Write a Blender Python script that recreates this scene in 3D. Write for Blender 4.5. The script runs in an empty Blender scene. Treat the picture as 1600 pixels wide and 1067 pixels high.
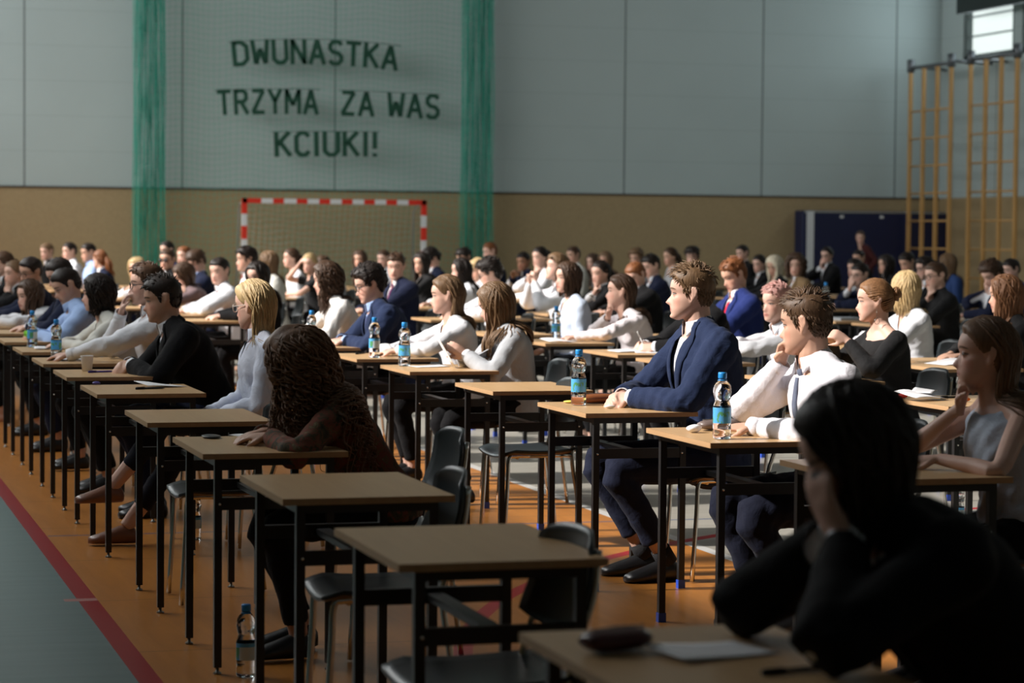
import bpy, bmesh, math, random
import numpy as np
from mathutils import Vector, Matrix
from mathutils.bvhtree import BVHTree

# ------------------------------------------------------------------ basics
# World: X runs across the sports hall (metres), Y down its length to the far wall, Z up.
SC = bpy.context.scene
COL = SC.collection
RNG = np.random.default_rng(12)
random.seed(12)
PI = math.pi
H_TABLE = 0.76


def tag(o, label=None, cat=None, group=None, kind=None):
    if label: o['label'] = label
    if cat: o['category'] = cat
    if group: o['group'] = group
    if kind: o['kind'] = kind
    return o


def nrm(v):
    v = np.asarray(v, float)
    return v / (np.linalg.norm(v) + 1e-12)


class MB:
    """collects vertices and faces of one part"""
    def __init__(self):
        self.V, self.F, self.n = [], [], 0

    def add(self, V, F):
        V = np.asarray(V, float).reshape(-1, 3)
        self.F += [tuple(i + self.n for i in f) for f in F]
        self.V.append(V)
        self.n += len(V)

    def verts(self):
        return np.concatenate(self.V) if self.V else np.zeros((0, 3))

    def box(self, c, s, R=None):
        c, s = np.array(c, float), np.array(s, float) / 2
        P = np.array([[x, y, z] for x in (-1, 1) for y in (-1, 1) for z in (-1, 1)]) * s
        if R is not None: P = P @ np.asarray(R).T
        self.add(P + c, [(0, 1, 3, 2), (4, 6, 7, 5), (0, 4, 5, 1), (2, 3, 7, 6), (0, 2, 6, 4), (1, 5, 7, 3)])

    def loft(self, rings, cap=True):
        rings = np.asarray(rings)
        m, n = rings.shape[:2]
        F = [(i * n + j, i * n + (j + 1) % n, (i + 1) * n + (j + 1) % n, (i + 1) * n + j) for i in range(m - 1) for j in range(n)]
        V = rings.reshape(-1, 3)
        if cap:
            V = np.concatenate([V, rings[0].mean(0)[None], rings[-1].mean(0)[None]])
            a, b = m * n, m * n + 1
            F += [(a, (j + 1) % n, j) for j in range(n)] + [(b, (m - 1) * n + j, (m - 1) * n + (j + 1) % n) for j in range(n)]
        self.add(V, F)

    def tube(self, pts, rad, n=8, up=None, flat=1.0, cap=True, round_caps=False):
        pts = np.asarray(pts, float)
        m = len(pts)
        rad = np.broadcast_to(np.asarray(rad, float), (m,)) if np.ndim(rad) < 2 else np.asarray(rad, float)
        T = np.gradient(pts, axis=0)
        T /= np.linalg.norm(T, axis=1)[:, None] + 1e-12
        if up is None:
            up = np.array([0, 0, 1.0]) if abs(T[0][2]) < .9 else np.array([1.0, 0, 0])
        a = np.asarray(up, float)
        ang = np.arange(n) * 2 * PI / n
        rings = []
        for i in range(m):
            a = a - T[i] * (a @ T[i])
            a = nrm(a)
            b = np.cross(T[i], a)
            ra, rb = (rad[i], rad[i] * flat) if rad.ndim == 1 else rad[i]
            rings.append(pts[i] + np.outer(np.cos(ang), a) * ra + np.outer(np.sin(ang), b) * rb)
        if round_caps:
            r0 = [pts[0] - T[0] * np.max(rad[0]) * .8 + (r - pts[0]) * k for k in (.55,) for r in [rings[0]]]
            r1 = [pts[-1] + T[-1] * np.max(rad[-1]) * .8 + (r - pts[-1]) * k for k in (.55,) for r in [rings[-1]]]
            rings = r0 + rings + r1
        self.loft(rings, cap)

    def ball(self, c, r, n=12, R=None):
        r = np.broadcast_to(np.asarray(r, float), (3,))
        rings = []
        for i in range(1, n):
            t = PI * i / n
            a = np.arange(2 * n) * PI / n
            rings.append(np.stack([np.sin(t) * np.cos(a), np.sin(t) * np.sin(a), np.full(2 * n, -np.cos(t))], 1) * r)
        rings = np.array(rings)
        if R is not None: rings = rings @ np.asarray(R).T
        self.loft(rings + np.asarray(c, float))

    def lathe(self, prof, n=20, c=(0, 0, 0)):
        a = np.arange(n) * 2 * PI / n
        self.loft([np.stack([r * np.cos(a) + c[0], r * np.sin(a) + c[1], np.full(n, z + c[2])], 1) for r, z in prof])

    def mesh(self, name, smooth=True):
        me = bpy.data.meshes.new(name)
        me.from_pydata(self.verts().tolist(), [], self.F)
        if smooth: me.shade_smooth()
        me.update()
        return me

    def build(self, name, mat=None, parent=None, smooth=True, color=None):
        return link(name, self.mesh(name, smooth), mat, parent, color)


def link(name, me, mat=None, parent=None, color=None):
    if mat is not None and not me.materials: me.materials.append(mat)
    o = bpy.data.objects.new(name, me)
    COL.objects.link(o)
    if parent is not None: o.parent = parent
    if color is not None: o.color = (*color[:3], 1)
    return o


def empty(name, loc=(0, 0, 0), rz=0):
    o = bpy.data.objects.new(name, None)
    o.location = loc
    o.rotation_euler = (0, 0, rz)
    o.empty_display_size = .1
    COL.objects.link(o)
    return o


def copy_tree(o, parent=None):
    c = o.copy()
    COL.objects.link(c)
    if parent is not None: c.parent = parent
    for ch in list(o.children): copy_tree(ch, c)
    return c


def catmull(P, k=4):
    """resample a polyline with columns of any meaning"""
    P = np.asarray(P, float)
    Q = np.concatenate([[2 * P[0] - P[1]], P, [2 * P[-1] - P[-2]]])
    out = []
    for i in range(1, len(Q) - 2):
        for t in np.arange(k) / k:
            a, b, c, d = Q[i - 1:i + 3]
            out.append(.5 * ((2 * b) + (c - a) * t + (2 * a - 5 * b + 4 * c - d) * t * t + (3 * b - a - 3 * c + d) * t ** 3))
    out.append(P[-1])
    return np.array(out)


# ------------------------------------------------------------------ materials
def new_mat(name):
    m = bpy.data.materials.new(name)
    m.use_nodes = True
    nt = m.node_tree
    b = nt.nodes['Principled BSDF']
    return m, nt, b


class N:
    """small helper round a node tree"""
    def __init__(self, nt):
        self.nt = nt

    def new(self, t, **kw):
        n = self.nt.nodes.new(t)
        for k, v in kw.items(): setattr(n, k, v)
        return n

    def inp(self, sock, v):
        if isinstance(v, bpy.types.NodeSocket): self.nt.links.new(v, sock)
        elif v is not None: sock.default_value = v

    def math(self, op, a, b=None, c=None, clamp=False):
        n = self.new('ShaderNodeMath', operation=op, use_clamp=clamp)
        self.inp(n.inputs[0], a)
        if b is not None: self.inp(n.inputs[1], b)
        if c is not None: self.inp(n.inputs[2], c)
        return n.outputs[0]

    def mix(self, f, a, b, blend='MIX'):
        n = self.new('ShaderNodeMix', data_type='RGBA', blend_type=blend)
        self.inp(n.inputs[0], f)
        self.inp(n.inputs[6], a if isinstance(a, bpy.types.NodeSocket) else (*a, 1))
        self.inp(n.inputs[7], b if isinstance(b, bpy.types.NodeSocket) else (*b, 1))
        return n.outputs[2]

    def noise(self, vec, scale, detail=3, rough=.55, dist=0):
        n = self.new('ShaderNodeTexNoise')
        n.inputs['Scale'].default_value = scale
        n.inputs['Detail'].default_value = detail
        n.inputs['Roughness'].default_value = rough
        n.inputs['Distortion'].default_value = dist
        if vec is not None: self.nt.links.new(vec, n.inputs['Vector'])
        return n.outputs['Fac']

    def mapping(self, vec, scale=(1, 1, 1)):
        n = self.new('ShaderNodeMapping')
        n.inputs['Scale'].default_value = scale
        self.nt.links.new(vec, n.inputs['Vector'])
        return n.outputs[0]

    def ramp(self, f, stops):
        n = self.new('ShaderNodeValToRGB')
        e = n.color_ramp.elements
        while len(e) < len(stops): e.new(.5)
        for i, (p, c) in enumerate(stops):
            e[i].position = p
            e[i].color = (*c, 1)
        self.inp(n.inputs[0], f)
        return n.outputs[0]

    def bump(self, h, strength=.2, dist=.01):
        n = self.new('ShaderNodeBump')
        n.inputs['Strength'].default_value = strength
        n.inputs['Distance'].default_value = dist
        self.nt.links.new(h, n.inputs['Height'])
        return n.outputs[0]

    def coord(self, which='Object'):
        return self.new('ShaderNodeTexCoord').outputs[which]

    def pos(self):
        return self.new('ShaderNodeNewGeometry').outputs['Position']

    def sep(self, v):
        n = self.new('ShaderNodeSeparateXYZ')
        self.nt.links.new(v, n.inputs[0])
        return n.outputs

    def objcol(self):
        return self.new('ShaderNodeObjectInfo').outputs['Color']


def simple(name, col, rough=.5, metal=0.0, noise=0.0, scale=40, spec=None, bump=0):
    m, nt, b = new_mat(name)
    g = N(nt)
    b.inputs['Roughness'].default_value = rough
    b.inputs['Metallic'].default_value = metal
    if spec is not None: b.inputs['Specular IOR Level'].default_value = spec
    f = g.noise(g.coord(), scale, 4)
    nt.links.new(g.mix(f, tuple(np.array(col) * (1 - noise)), tuple(np.array(col) * (1 + noise))), b.inputs['Base Color'])
    if bump: nt.links.new(g.bump(f, bump, .003), b.inputs['Normal'])
    return m


def from_color(name, rough, bump=.15, scale=300, var=.12, sheen=0, stretch=(1, 1, 1), spec=.3):
    """takes its base colour from the object's own colour"""
    m, nt, b = new_mat(name)
    g = N(nt)
    c = g.coord()
    f = g.noise(g.mapping(c, stretch), scale, 3)
    k = g.math('MULTIPLY_ADD', f, var * 2, 1 - var)
    vm = g.new('ShaderNodeVectorMath', operation='SCALE')
    nt.links.new(g.objcol(), vm.inputs[0])
    nt.links.new(k, vm.inputs[3])
    nt.links.new(vm.outputs[0], b.inputs['Base Color'])
    b.inputs['Roughness'].default_value = rough
    b.inputs['Specular IOR Level'].default_value = spec
    if sheen: b.inputs['Sheen Weight'].default_value = sheen
    w = g.noise(c, 22, 3, .6, .6)
    h = g.math('ADD', g.math('MULTIPLY', f, .15), w)
    nt.links.new(g.bump(h, bump, .012), b.inputs['Normal'])
    return m


def skin_material():
    m, nt, b = new_mat('skin')
    g = N(nt)
    a = g.new('ShaderNodeAttribute', attribute_name='hp', attribute_type='GEOMETRY')
    f, s, z = g.sep(a.outputs['Vector'])
    s_abs = g.math('ABSOLUTE', s)
    front = g.math('GREATER_THAN', f, .045)

    def ell(ds, rs, zc, rz, soft=.25, sides=True):
        ss = s_abs if sides else s
        x = g.math('DIVIDE', g.math('SUBTRACT', ss, ds), rs)
        y = g.math('DIVIDE', g.math('SUBTRACT', z, zc), rz)
        r = g.math('SQRT', g.math('ADD', g.math('MULTIPLY', x, x), g.math('MULTIPLY', y, y)))
        e = g.new('ShaderNodeMapRange', interpolation_type='SMOOTHSTEP')
        g.inp(e.inputs[0], r)
        e.inputs[1].default_value, e.inputs[2].default_value = 1 - soft, 1 + soft
        e.inputs[3].default_value, e.inputs[4].default_value = 1, 0
        return g.math('MULTIPLY', e.outputs[0], front)
    base = g.objcol()
    n = g.noise(g.coord(), 30, 3)
    base = g.mix(g.math('MULTIPLY', n, .25), base, (.55, .22, .15))
    base = g.mix(g.math('MULTIPLY', ell(.045, .028, -.035, .026, .9), .28), base, (.62, .2, .15))     # cheeks
    base = g.mix(g.math('MULTIPLY', ell(0, .014, -.042, .014, .8), .2), base, (.6, .2, .15))          # nose tip
    base = g.mix(g.math('MULTIPLY', ell(0, .027, -.071, .011, .3), .62), base, (.42, .11, .1))        # lips
    base = g.mix(g.math('MULTIPLY', ell(0, .024, -.0705, .0018, .5), .7), base, (.12, .03, .03))      # mouth line
    brow = g.new('ShaderNodeAttribute', attribute_name='brow', attribute_type='OBJECT').outputs['Color']
    zc = g.math('SUBTRACT', .0235, g.math('MULTIPLY', g.math('MULTIPLY', g.math('SUBTRACT', s_abs, .036), g.math('SUBTRACT', s_abs, .036)), 9.0))
    y = g.math('DIVIDE', g.math('SUBTRACT', z, zc), .0048)
    x = g.math('DIVIDE', g.math('SUBTRACT', s_abs, .034), .024)
    r = g.math('ADD', g.math('POWER', g.math('ABSOLUTE', x), 4.0), g.math('MULTIPLY', y, y))
    e = g.new('ShaderNodeMapRange', interpolation_type='SMOOTHSTEP')
    g.inp(e.inputs[0], r)
    e.inputs[1].default_value, e.inputs[2].default_value, e.inputs[3].default_value, e.inputs[4].default_value = .4, 1.3, .85, 0
    base = g.mix(g.math('MULTIPLY', e.outputs[0], front), base, brow)
    lash = ell(.0325, .0165, .0012, .0058, .25)
    base = g.mix(g.math('MULTIPLY', lash, .85), base, (.05, .03, .025))
    base = g.mix(ell(.0325, .0125, -.0006, .0032, .25), base, (.40, .37, .35))
    base = g.mix(ell(.0325, .0054, .0, .0040, .25), base, (.035, .03, .03))
    nt.links.new(base, b.inputs['Base Color'])
    b.inputs['Roughness'].default_value = .48
    b.inputs['Specular IOR Level'].default_value = .35
    nt.links.new(g.bump(g.noise(g.coord(), 400, 2), .06, .002), b.inputs['Normal'])
    return m


def hair_material():
    m, nt, b = new_mat('hair')
    g = N(nt)
    f = g.noise(g.mapping(g.coord(), (90, 90, 14)), 1.0, 4, .6)
    k = g.math('MULTIPLY_ADD', f, 1.7, .25)
    vm = g.new('ShaderNodeVectorMath', operation='SCALE')
    nt.links.new(g.objcol(), vm.inputs[0])
    nt.links.new(k, vm.inputs[3])
    nt.links.new(vm.outputs[0], b.inputs['Base Color'])
    b.inputs['Roughness'].default_value = .5
    b.inputs['Specular IOR Level'].default_value = .3
    nt.links.new(g.bump(f, .35, .006), b.inputs['Normal'])
    return m


def wood_material(name, c1, c2, rough=.35, axis=(2, 30, 30), scale=1.0, coat=0.0, spec=.4):
    m, nt, b = new_mat(name)
    g = N(nt)
    f = g.noise(g.mapping(g.coord(), axis), scale, 5, .6, .4)
    nt.links.new(g.ramp(f, [(.25, c1), (.75, c2)]), b.inputs['Base Color'])
    b.inputs['Roughness'].default_value = rough
    b.inputs['Coat Weight'].default_value = coat
    b.inputs['Specular IOR Level'].default_value = spec
    return m


M = {}


def materials():
    M['skin'] = skin_material()
    M['hair'] = hair_material()
    M['cloth'] = from_color('woven_cloth', .85, .5, 500, .10, .02)
    M['suit'] = from_color('suit_cloth', .85, .45, 700, .12, .03, spec=.12)
    M['leather'] = from_color('leather', .35, .12, 120, .1, 0, spec=.5)
    M['plain'] = from_color('plain_finish', .5, .0, 60, .05)
    m, nt, b = new_mat('patterned_cloth')
    g = N(nt)
    f = g.noise(g.coord(), 24, 4, .7, .8)
    nt.links.new(g.ramp(f, [(.30, (.014, .012, .008)), (.45, (.06, .045, .016)), (.53, (.19, .035, .02)), (.62, (.09, .065, .022)), (.72, (.24, .18, .10))]), b.inputs['Base Color'])
    b.inputs['Roughness'].default_value = .9
    M['pattern'] = m
    M['beech'] = wood_material('beech_laminate', (.50, .31, .15), (.58, .375, .19), .36, (40, 3, 40), 1.0, spec=.25)
    M['edge'] = wood_material('beech_edge', (.40, .24, .12), (.50, .31, .16), .45, (30, 4, 60))
    M['ply'] = wood_material('plywood', (.42, .25, .12), (.52, .33, .17), .5, (5, 30, 30))
    M['pine'] = wood_material('pine', (.40, .22, .07), (.55, .32, .12), .45, (25, 25, 2))
    M['black'] = simple('black_painted_steel', (.012, .012, .013), .38, 0, .2, 80)
    M['shell'] = simple('dark_grey_plastic', (.022, .03, .034), .36, 0, .15, 90, bump=.05)
    M['chrome'] = simple('chrome', (.72, .70, .66), .16, 1.0, .04, 30)
    M['blue_cap'] = simple('blue_plastic', (.02, .08, .55), .4)
    M['grey_foot'] = simple('grey_foot', (.35, .35, .34), .3, .8)
    M['red_paint'] = simple('red_paint', (.62, .03, .015), .4, 0, .06)
    M['white_paint'] = simple('white_paint', (.62, .64, .66), .4, 0, .04)
    M['galv'] = simple('galvanised_steel', (.42, .44, .45), .4, .7, .1)
    M['net_green'] = simple('green_twine', (.03, .42, .30), .8, 0, .2, 9)
    M['net_white'] = simple('pale_twine', (.50, .48, .42), .85)
    M['letter'] = simple('dark_green_card', (.006, .06, .035), .7, 0, .15, 3)
    M['mat_blue'] = simple('blue_vinyl', (.004, .009, .048), .45, 0, .15, 3)
    M['paper'] = simple('white_paper', (.80, .80, .82), .8, 0, .03)
    M['steel_grey'] = simple('grey_steel_bracket', (.13, .14, .15), .45, .6)
    M['louvre'] = simple('window_frame_grey', (.10, .13, .13), .5)
    # bottle plastic, bottle water, cap, label
    m, nt, b = new_mat('clear_bottle_plastic')
    b.inputs['Base Color'].default_value = (.93, .97, 1, 1)
    b.inputs['Transmission Weight'].default_value = 1
    b.inputs['Roughness'].default_value = .03
    b.inputs['IOR'].default_value = 1.25
    g = N(nt)
    nt.links.new(g.bump(g.noise(g.mapping(g.coord(), (30, 30, 60)), 1, 2), .25, .004), b.inputs['Normal'])
    M['pet'] = m
    M['cap_blue'] = simple('cap_sky_blue', (.02, .28, .72), .4)
    M['cap_green'] = simple('cap_green', (.02, .35, .12), .4)
    m, nt, b = new_mat('bottle_label')
    g = N(nt)
    _, _, lz = g.sep(g.coord())
    f = g.noise(g.mapping(g.coord(), (60, 60, 30)), 1, 3)
    ang = g.sep(g.coord())[1]
    pic = g.math('MULTIPLY', g.math('GREATER_THAN', f, .52), g.math('LESS_THAN', lz, .098))
    c = g.mix(pic, (.10, .42, .80), (.10, .34, .16))
    band = g.math('MULTIPLY', g.math('GREATER_THAN', lz, .112), g.math('GREATER_THAN', g.noise(g.mapping(g.coord(), (160, 160, 50)), 1, 1), .5))
    c = g.mix(g.math('MULTIPLY', band, .8), c, (.75, .82, .9))
    c = g.mix(g.math('MULTIPLY', g.math('LESS_THAN', ang, -.02), g.math('LESS_THAN', lz, .1)), c, (.62, .74, .80))
    nt.links.new(c, b.inputs['Base Color'])
    b.inputs['Roughness'].default_value = .35
    M['label'] = m


materials()

# ------------------------------------------------------------------ sports hall
X_L, X_R, Y_N, Y_F, Z_C = -2.6, 20.55, -3.0, 41.9, 9.6


def floor_material():
    m, nt, b = new_mat('sports_floor')
    g = N(nt)
    p = g.pos()
    x, y, z = g.sep(p)
    n1 = g.noise(g.mapping(p, (14, 1.6, 1)), 1.0, 5, .6, .3)
    n2 = g.noise(g.mapping(p, (.8, 5, 1)), 1.0, 3)
    orange = g.ramp(n1, [(.25, (.40, .150, .028)), (.75, (.54, .215, .045))])
    grey = g.ramp(g.noise(g.mapping(p, (1.2, 12, 1)), 1.0, 4), [(.3, (.13, .195, .19)), (.75, (.17, .24, .232))])
    pale = g.ramp(g.noise(g.mapping(p, (1.2, 9, 1)), 1.0, 4), [(.3, (.33, .32, .28)), (.75, (.42, .40, .35))])

    def between(v, a, c):
        return g.math('MULTIPLY', g.math('GREATER_THAN', v, a), g.math('LESS_THAN', v, c))
    # plank joints of the orange field
    py = g.math('FRACT', g.math('DIVIDE', y, 1.25))
    joint = g.math('LESS_THAN', py, .010)
    orange = g.mix(g.math('MULTIPLY', joint, .5), orange, (.1, .05, .02))
    c = g.mix(g.math('GREATER_THAN', x, 4.20), orange, pale)
    c = g.mix(g.math('LESS_THAN', x, 1.12), c, grey)
    # painted lines
    c = g.mix(between(x, 4.16, 4.225), c, (.62, .62, .60))
    c = g.mix(between(x, 1.085, 1.165), c, (.30, .007, .012))
    tick = g.math('MULTIPLY', between(y, 10.02, 10.09), between(x, 1.03, 1.165))
    c = g.mix(tick, c, (.45, .2, .18))
    # a thin blue line across and a red arc
    bl = g.math('MULTIPLY', between(y, 12.17, 12.21), g.math('GREATER_THAN', x, 1.17))
    c = g.mix(g.math('MULTIPLY', bl, .7), c, (.05, .09, .2))
    dx, dy = g.math('SUBTRACT', x, 7.6), g.math('SUBTRACT', y, 7.0)
    r = g.math('SQRT', g.math('ADD', g.math('MULTIPLY', dx, dx), g.math('MULTIPLY', dy, dy)))
    c = g.mix(g.math('MULTIPLY', between(r, 5.47, 5.54), g.math('GREATER_THAN', x, 1.17)), c, (.42, .02, .03))
    nt.links.new(c, b.inputs['Base Color'])
    b.inputs['Roughness'].default_value = .30
    b.inputs['Specular IOR Level'].default_value = .45
    nt.links.new(g.bump(n2, .04, .01), b.inputs['Normal'])
    return m


def wall_material(name, upper, lower, seam_axis, seam0, seam_step, z_split=2.235):
    m, nt, b = new_mat(name)
    g = N(nt)
    p = g.pos()
    x, y, z = g.sep(p)
    h = x if seam_axis == 'x' else y
    s = g.math('FRACT', g.math('DIVIDE', g.math('SUBTRACT', h, seam0), seam_step))
    vs = g.math('LESS_THAN', g.math('ABSOLUTE', g.math('SUBTRACT', s, .5)), .0055)
    hz = g.math('FRACT', g.math('DIVIDE', g.math('SUBTRACT', z, 2.235), .595))
    hs = g.math('LESS_THAN', hz, .015)
    n = g.noise(p, .9, 3)
    up = g.mix(n, tuple(np.array(upper) * .95), tuple(np.array(upper) * 1.05))
    up = g.mix(vs, up, tuple(np.array(upper) * .35))
    up = g.mix(g.math('MULTIPLY', hs, .28), up, tuple(np.array(upper) * .4))
    lo = g.ramp(g.noise(g.mapping(p, (24, 24, 40)), 1, 4, .7), [(.3, tuple(np.array(lower) * .88)), (.7, tuple(np.array(lower) * 1.1))])
    c = g.mix(g.math('GREATER_THAN', z, z_split), lo, up)
    nt.links.new(c, b.inputs['Base Color'])
    b.inputs['Roughness'].default_value = .6
    b.inputs['Specular IOR Level'].default_value = .25
    return m


def quad_panel(name, mat, boxes):
    mb = MB()
    for c, s in boxes: mb.box(c, s)
    return tag(mb.build(name, mat, smooth=False), kind='structure')


def span(x0, x1, y0, y1, z0, z1):
    return ((x0 + x1) / 2, (y0 + y1) / 2, (z0 + z1) / 2), (x1 - x0, y1 - y0, z1 - z0)


UP, LOW = (.415, .49, .49), (.36, .27, .15)
W_Z0, W_Z1 = 4.5, 9.2                # glazing band of the left wall
WINDOWS_L = []                        # (y0, y1) openings on the left wall


def build_hall():
    fm = floor_material()
    quad_panel('floor', fm, [span(X_L - .3, X_R + .3, Y_N - .3, Y_F + .3, -.15, 0)])
    quad_panel('ceiling', simple('ceiling_grey', (.30, .31, .31), .8, 0, .05, 2), [span(X_L - .3, X_R + .3, Y_N - .3, Y_F + .3, Z_C, Z_C + .2)])
    quad_panel('wall_far', wall_material('panelled_wall', UP, LOW, 'x', 3.63 - 2.667 / 2, 2.667), [span(X_L - .3, X_R + .3, Y_F, Y_F + .3, 0, Z_C)])
    quad_panel('wall_near', wall_material('panelled_wall_near', UP, LOW, 'x', 3.63, 2.667), [span(X_L - .3, X_R + .3, Y_N - .3, Y_N, 0, Z_C)])
    wl = wall_material('panelled_wall_side', UP, LOW, 'y', 1.0, 2.667)
    # left wall: a high glazing band from the first pier on, thin piers between
    y0, bay, pier = 8.5, 3.0, .30
    bx = [span(X_L - .3, X_L, Y_N, Y_F, 0, W_Z0), span(X_L - .3, X_L, Y_N, Y_F, W_Z1, Z_C), span(X_L - .3, X_L, Y_N, y0, W_Z0, W_Z1)]
    y = y0
    while y < Y_F - 1:
        e = min(y + bay, Y_F)
        WINDOWS_L.append((y, e - pier))
        bx.append(span(X_L - .3, X_L, e - pier, e, W_Z0, W_Z1))
        y = e
    quad_panel('wall_left', wl, bx)
    # right wall with a few high windows
    RW = [(33.0, 35.2), (36.75, 38.75), (39.05, 41.0)]
    rz0, rz1 = 4.75, 6.7
    bx = [span(X_R, X_R + .3, Y_N, Y_F, 0, rz0), span(X_R, X_R + .3, Y_N, Y_F, rz1, Z_C)]
    e = Y_N
    for a, c in RW:
        bx.append(span(X_R, X_R + .3, e, a, rz0, rz1))
        e = c
    bx.append(span(X_R, X_R + .3, e, Y_F, rz0, rz1))
    quad_panel('wall_right', wl, bx)
    for k, (a, c) in enumerate(RW):
        f = MB()
        t = .09
        for q in (span(X_R + .02, X_R + .14, a, c, rz0, rz0 + t), span(X_R + .02, X_R + .14, a, c, rz1 - t, rz1),
                  span(X_R + .02, X_R + .14, a, a + t, rz0, rz1), span(X_R + .02, X_R + .14, c - t, c, rz0, rz1)): f.box(*q)
        w = tag(f.build('window_%d' % (k + 1), M['louvre'], smooth=False), kind='structure')
        s = MB()
        nz = 5
        for i in range(nz):
            zc = rz0 + t + (i + .5) * (rz1 - rz0 - 2 * t) / nz
            s.box((X_R + .08, (a + c) / 2, zc - .19), (.05, c - a - 2 * t, .028))
        s.build('louvre', M['galv'], w, smooth=False)
        p = MB()
        p.box((X_R + .15, (a + c) / 2, (rz0 + rz1) / 2), (.01, c - a, rz1 - rz0))
        m, nt, b = new_mat('bright_daylit_glass_%d' % k)
        b.inputs['Base Color'].default_value = (.8, .85, .85, 1)
        b.inputs['Emission Color'].default_value = (.86, .97, .93, 1)
        b.inputs['Emission Strength'].default_value = .78
        p.build('pane', m, w, smooth=False)
    # dark batten over the wainscot and skirting
    b1 = MB()
    b1.box(*span(X_L, X_R, Y_F - .025, Y_F, 2.215, 2.245))
    tag(b1.build('trim_1', simple('dark_batten', (.06, .05, .04), .6), smooth=False), kind='structure')
    b1 = MB()
    b1.box(*span(X_L, X_R, Y_F - .03, Y_F, 0, .09))
    tag(b1.build('baseboard_far', simple('dark_skirting', (.05, .045, .04), .6), smooth=False), kind='structure')


# strokes of the cut-paper letters on a 10 x 14 grid
GLYPH = {
    'D': (8.5, [[(1, 0), (1, 14)], [(1, 13), (5, 13), (7.6, 10.5), (7.6, 3.5), (5, 1), (1, 1)]]),
    'W': (9.5, [[(.8, 14), (2.2, .6)], [(2.2, .6), (4.7, 9)], [(4.7, 9), (7.2, .6)], [(7.2, .6), (8.7, 14)]]),
    'U': (8.5, [[(1, 14), (1, 3), (3, .9), (5.6, .9), (7.6, 3), (7.6, 14)]]),
    'N': (8.5, [[(1, 0), (1, 14)], [(1, 13.4), (7.4, .6)], [(7.4, 0), (7.4, 14)]]),
    'A': (9, [[(.7, 0), (4.3, 13.6)], [(4.3, 13.6), (8.1, 0)], [(2, 4.6), (6.8, 4.6)]]),
    'S': (8, [[(7, 11.3), (5.6, 13.1), (2.6, 13.1), (1, 11.2), (1, 9), (2.6, 7.3), (5.4, 6.7), (7, 5), (7, 2.8), (5.4, .9), (2.4, .9), (.8, 2.6)]]),
    'T': (8.5, [[(.2, 13), (8.2, 13)], [(4.2, 13), (4.2, 0)]]),
    'K': (8.5, [[(1, 0), (1, 14)], [(1.4, 6.6), (7.4, 13.7)], [(3, 7.8), (7.8, .3)]]),
    'R': (8.5, [[(1, 0), (1, 14)], [(1, 13), (5.4, 13), (7.1, 11.6), (7.1, 8.6), (5.4, 7), (1, 7)], [(4, 7), (7.8, .2)]]),
    'Z': (8.5, [[(.8, 13), (7.6, 13)], [(7.4, 13), (1, 1)], [(.7, 1), (7.8, 1)]]),
    'Y': (8.5, [[(.7, 13.8), (4.2, 7)], [(7.7, 13.8), (4.2, 7)], [(4.2, 7), (4.2, 0)]]),
    'M': (9.5, [[(1, 0), (1, 14)], [(1, 13.4), (4.7, 5)], [(4.7, 5), (8.4, 13.4)], [(8.4, 14), (8.4, 0)]]),
    'C': (8, [[(7.2, 11), (5.4, 13.1), (2.8, 13.1), (1, 10.8), (1, 3.2), (2.8, .9), (5.4, .9), (7.2, 3)]]),
    'I': (4, [[(1.9, 0), (1.9, 14)]]),
    ' ': (5, []),
    '!': (4, [[(1.9, 14), (1.9, 4.4)], [(1.9, 2.0), (1.9, 0)]]),
}


def letter_mesh(ch):
    mb = MB()
    w = 1.2
    for st in GLYPH[ch][1]:
        P = np.array(st, float)
        for i in range(len(P) - 1):
            a, b = P[i], P[i + 1]
            d = (b - a) / np.linalg.norm(b - a)
            if len(P) > 2:
                a2, b2 = a - d * .35 * (i > 0), b + d * .35 * (i < len(P) - 2)
            else:
                a2, b2 = a, b
            nn = np.array([-d[1], d[0]]) * w
            V = []
            for yy in (-.12, .12):
                for q in (a2 - nn, a2 + nn, b2 + nn, b2 - nn): V.append((q[0], yy + .01 * i, q[1] - 14))
            mb.add(V, [(0, 1, 2, 3), (7, 6, 5, 4), (0, 4, 5, 1), (1, 5, 6, 2), (2, 6, 7, 3), (3, 7, 4, 0)])
    return mb.mesh('letter', False)


LETTERS = {}


def garland(word, x0, z0, x1, z1, h, sag, label, tilts=None):
    Y = 41.19
    root = empty('letter_garland', (x0, Y, z0))
    tag(root, label, 'letter banner', 'green letter garlands on the net')
    k = h / 14
    adv = [GLYPH[c][0] for c in word]
    tot = sum(adv)
    L = x1 - x0
    xs, acc = [], 0
    for a in adv:
        xs.append(acc / tot * L)
        acc += a
    zz = lambda t: (z1 - z0) * t + sag * 4 * t * (1 - t)
    s = MB()
    s.tube([(t * L, 0.004, zz(t)) for t in np.linspace(-.01, 1.0, 20)], .006, 6)
    s.build('string', M['letter'], root)
    for i, c in enumerate(word):
        if c == ' ': continue
        if c not in LETTERS: LETTERS[c] = letter_mesh(c)
        t = (xs[i] + adv[i] / tot * L / 2) / L
        o = link('letter', LETTERS[c], M['letter'], root)
        wx = adv[i] / tot * L / adv[i]
        o.scale = (wx * .86, k, k)
        o.location = (xs[i] + adv[i] * wx * .07, 0, zz(t))
        slope = ((zz(min(1, t + .05)) - zz(max(0, t - .05))) / (.1 * L))
        o.rotation_euler = (0, -math.atan(slope) * 1.0 + (tilts[i] if tilts else 0), 0)


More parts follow.
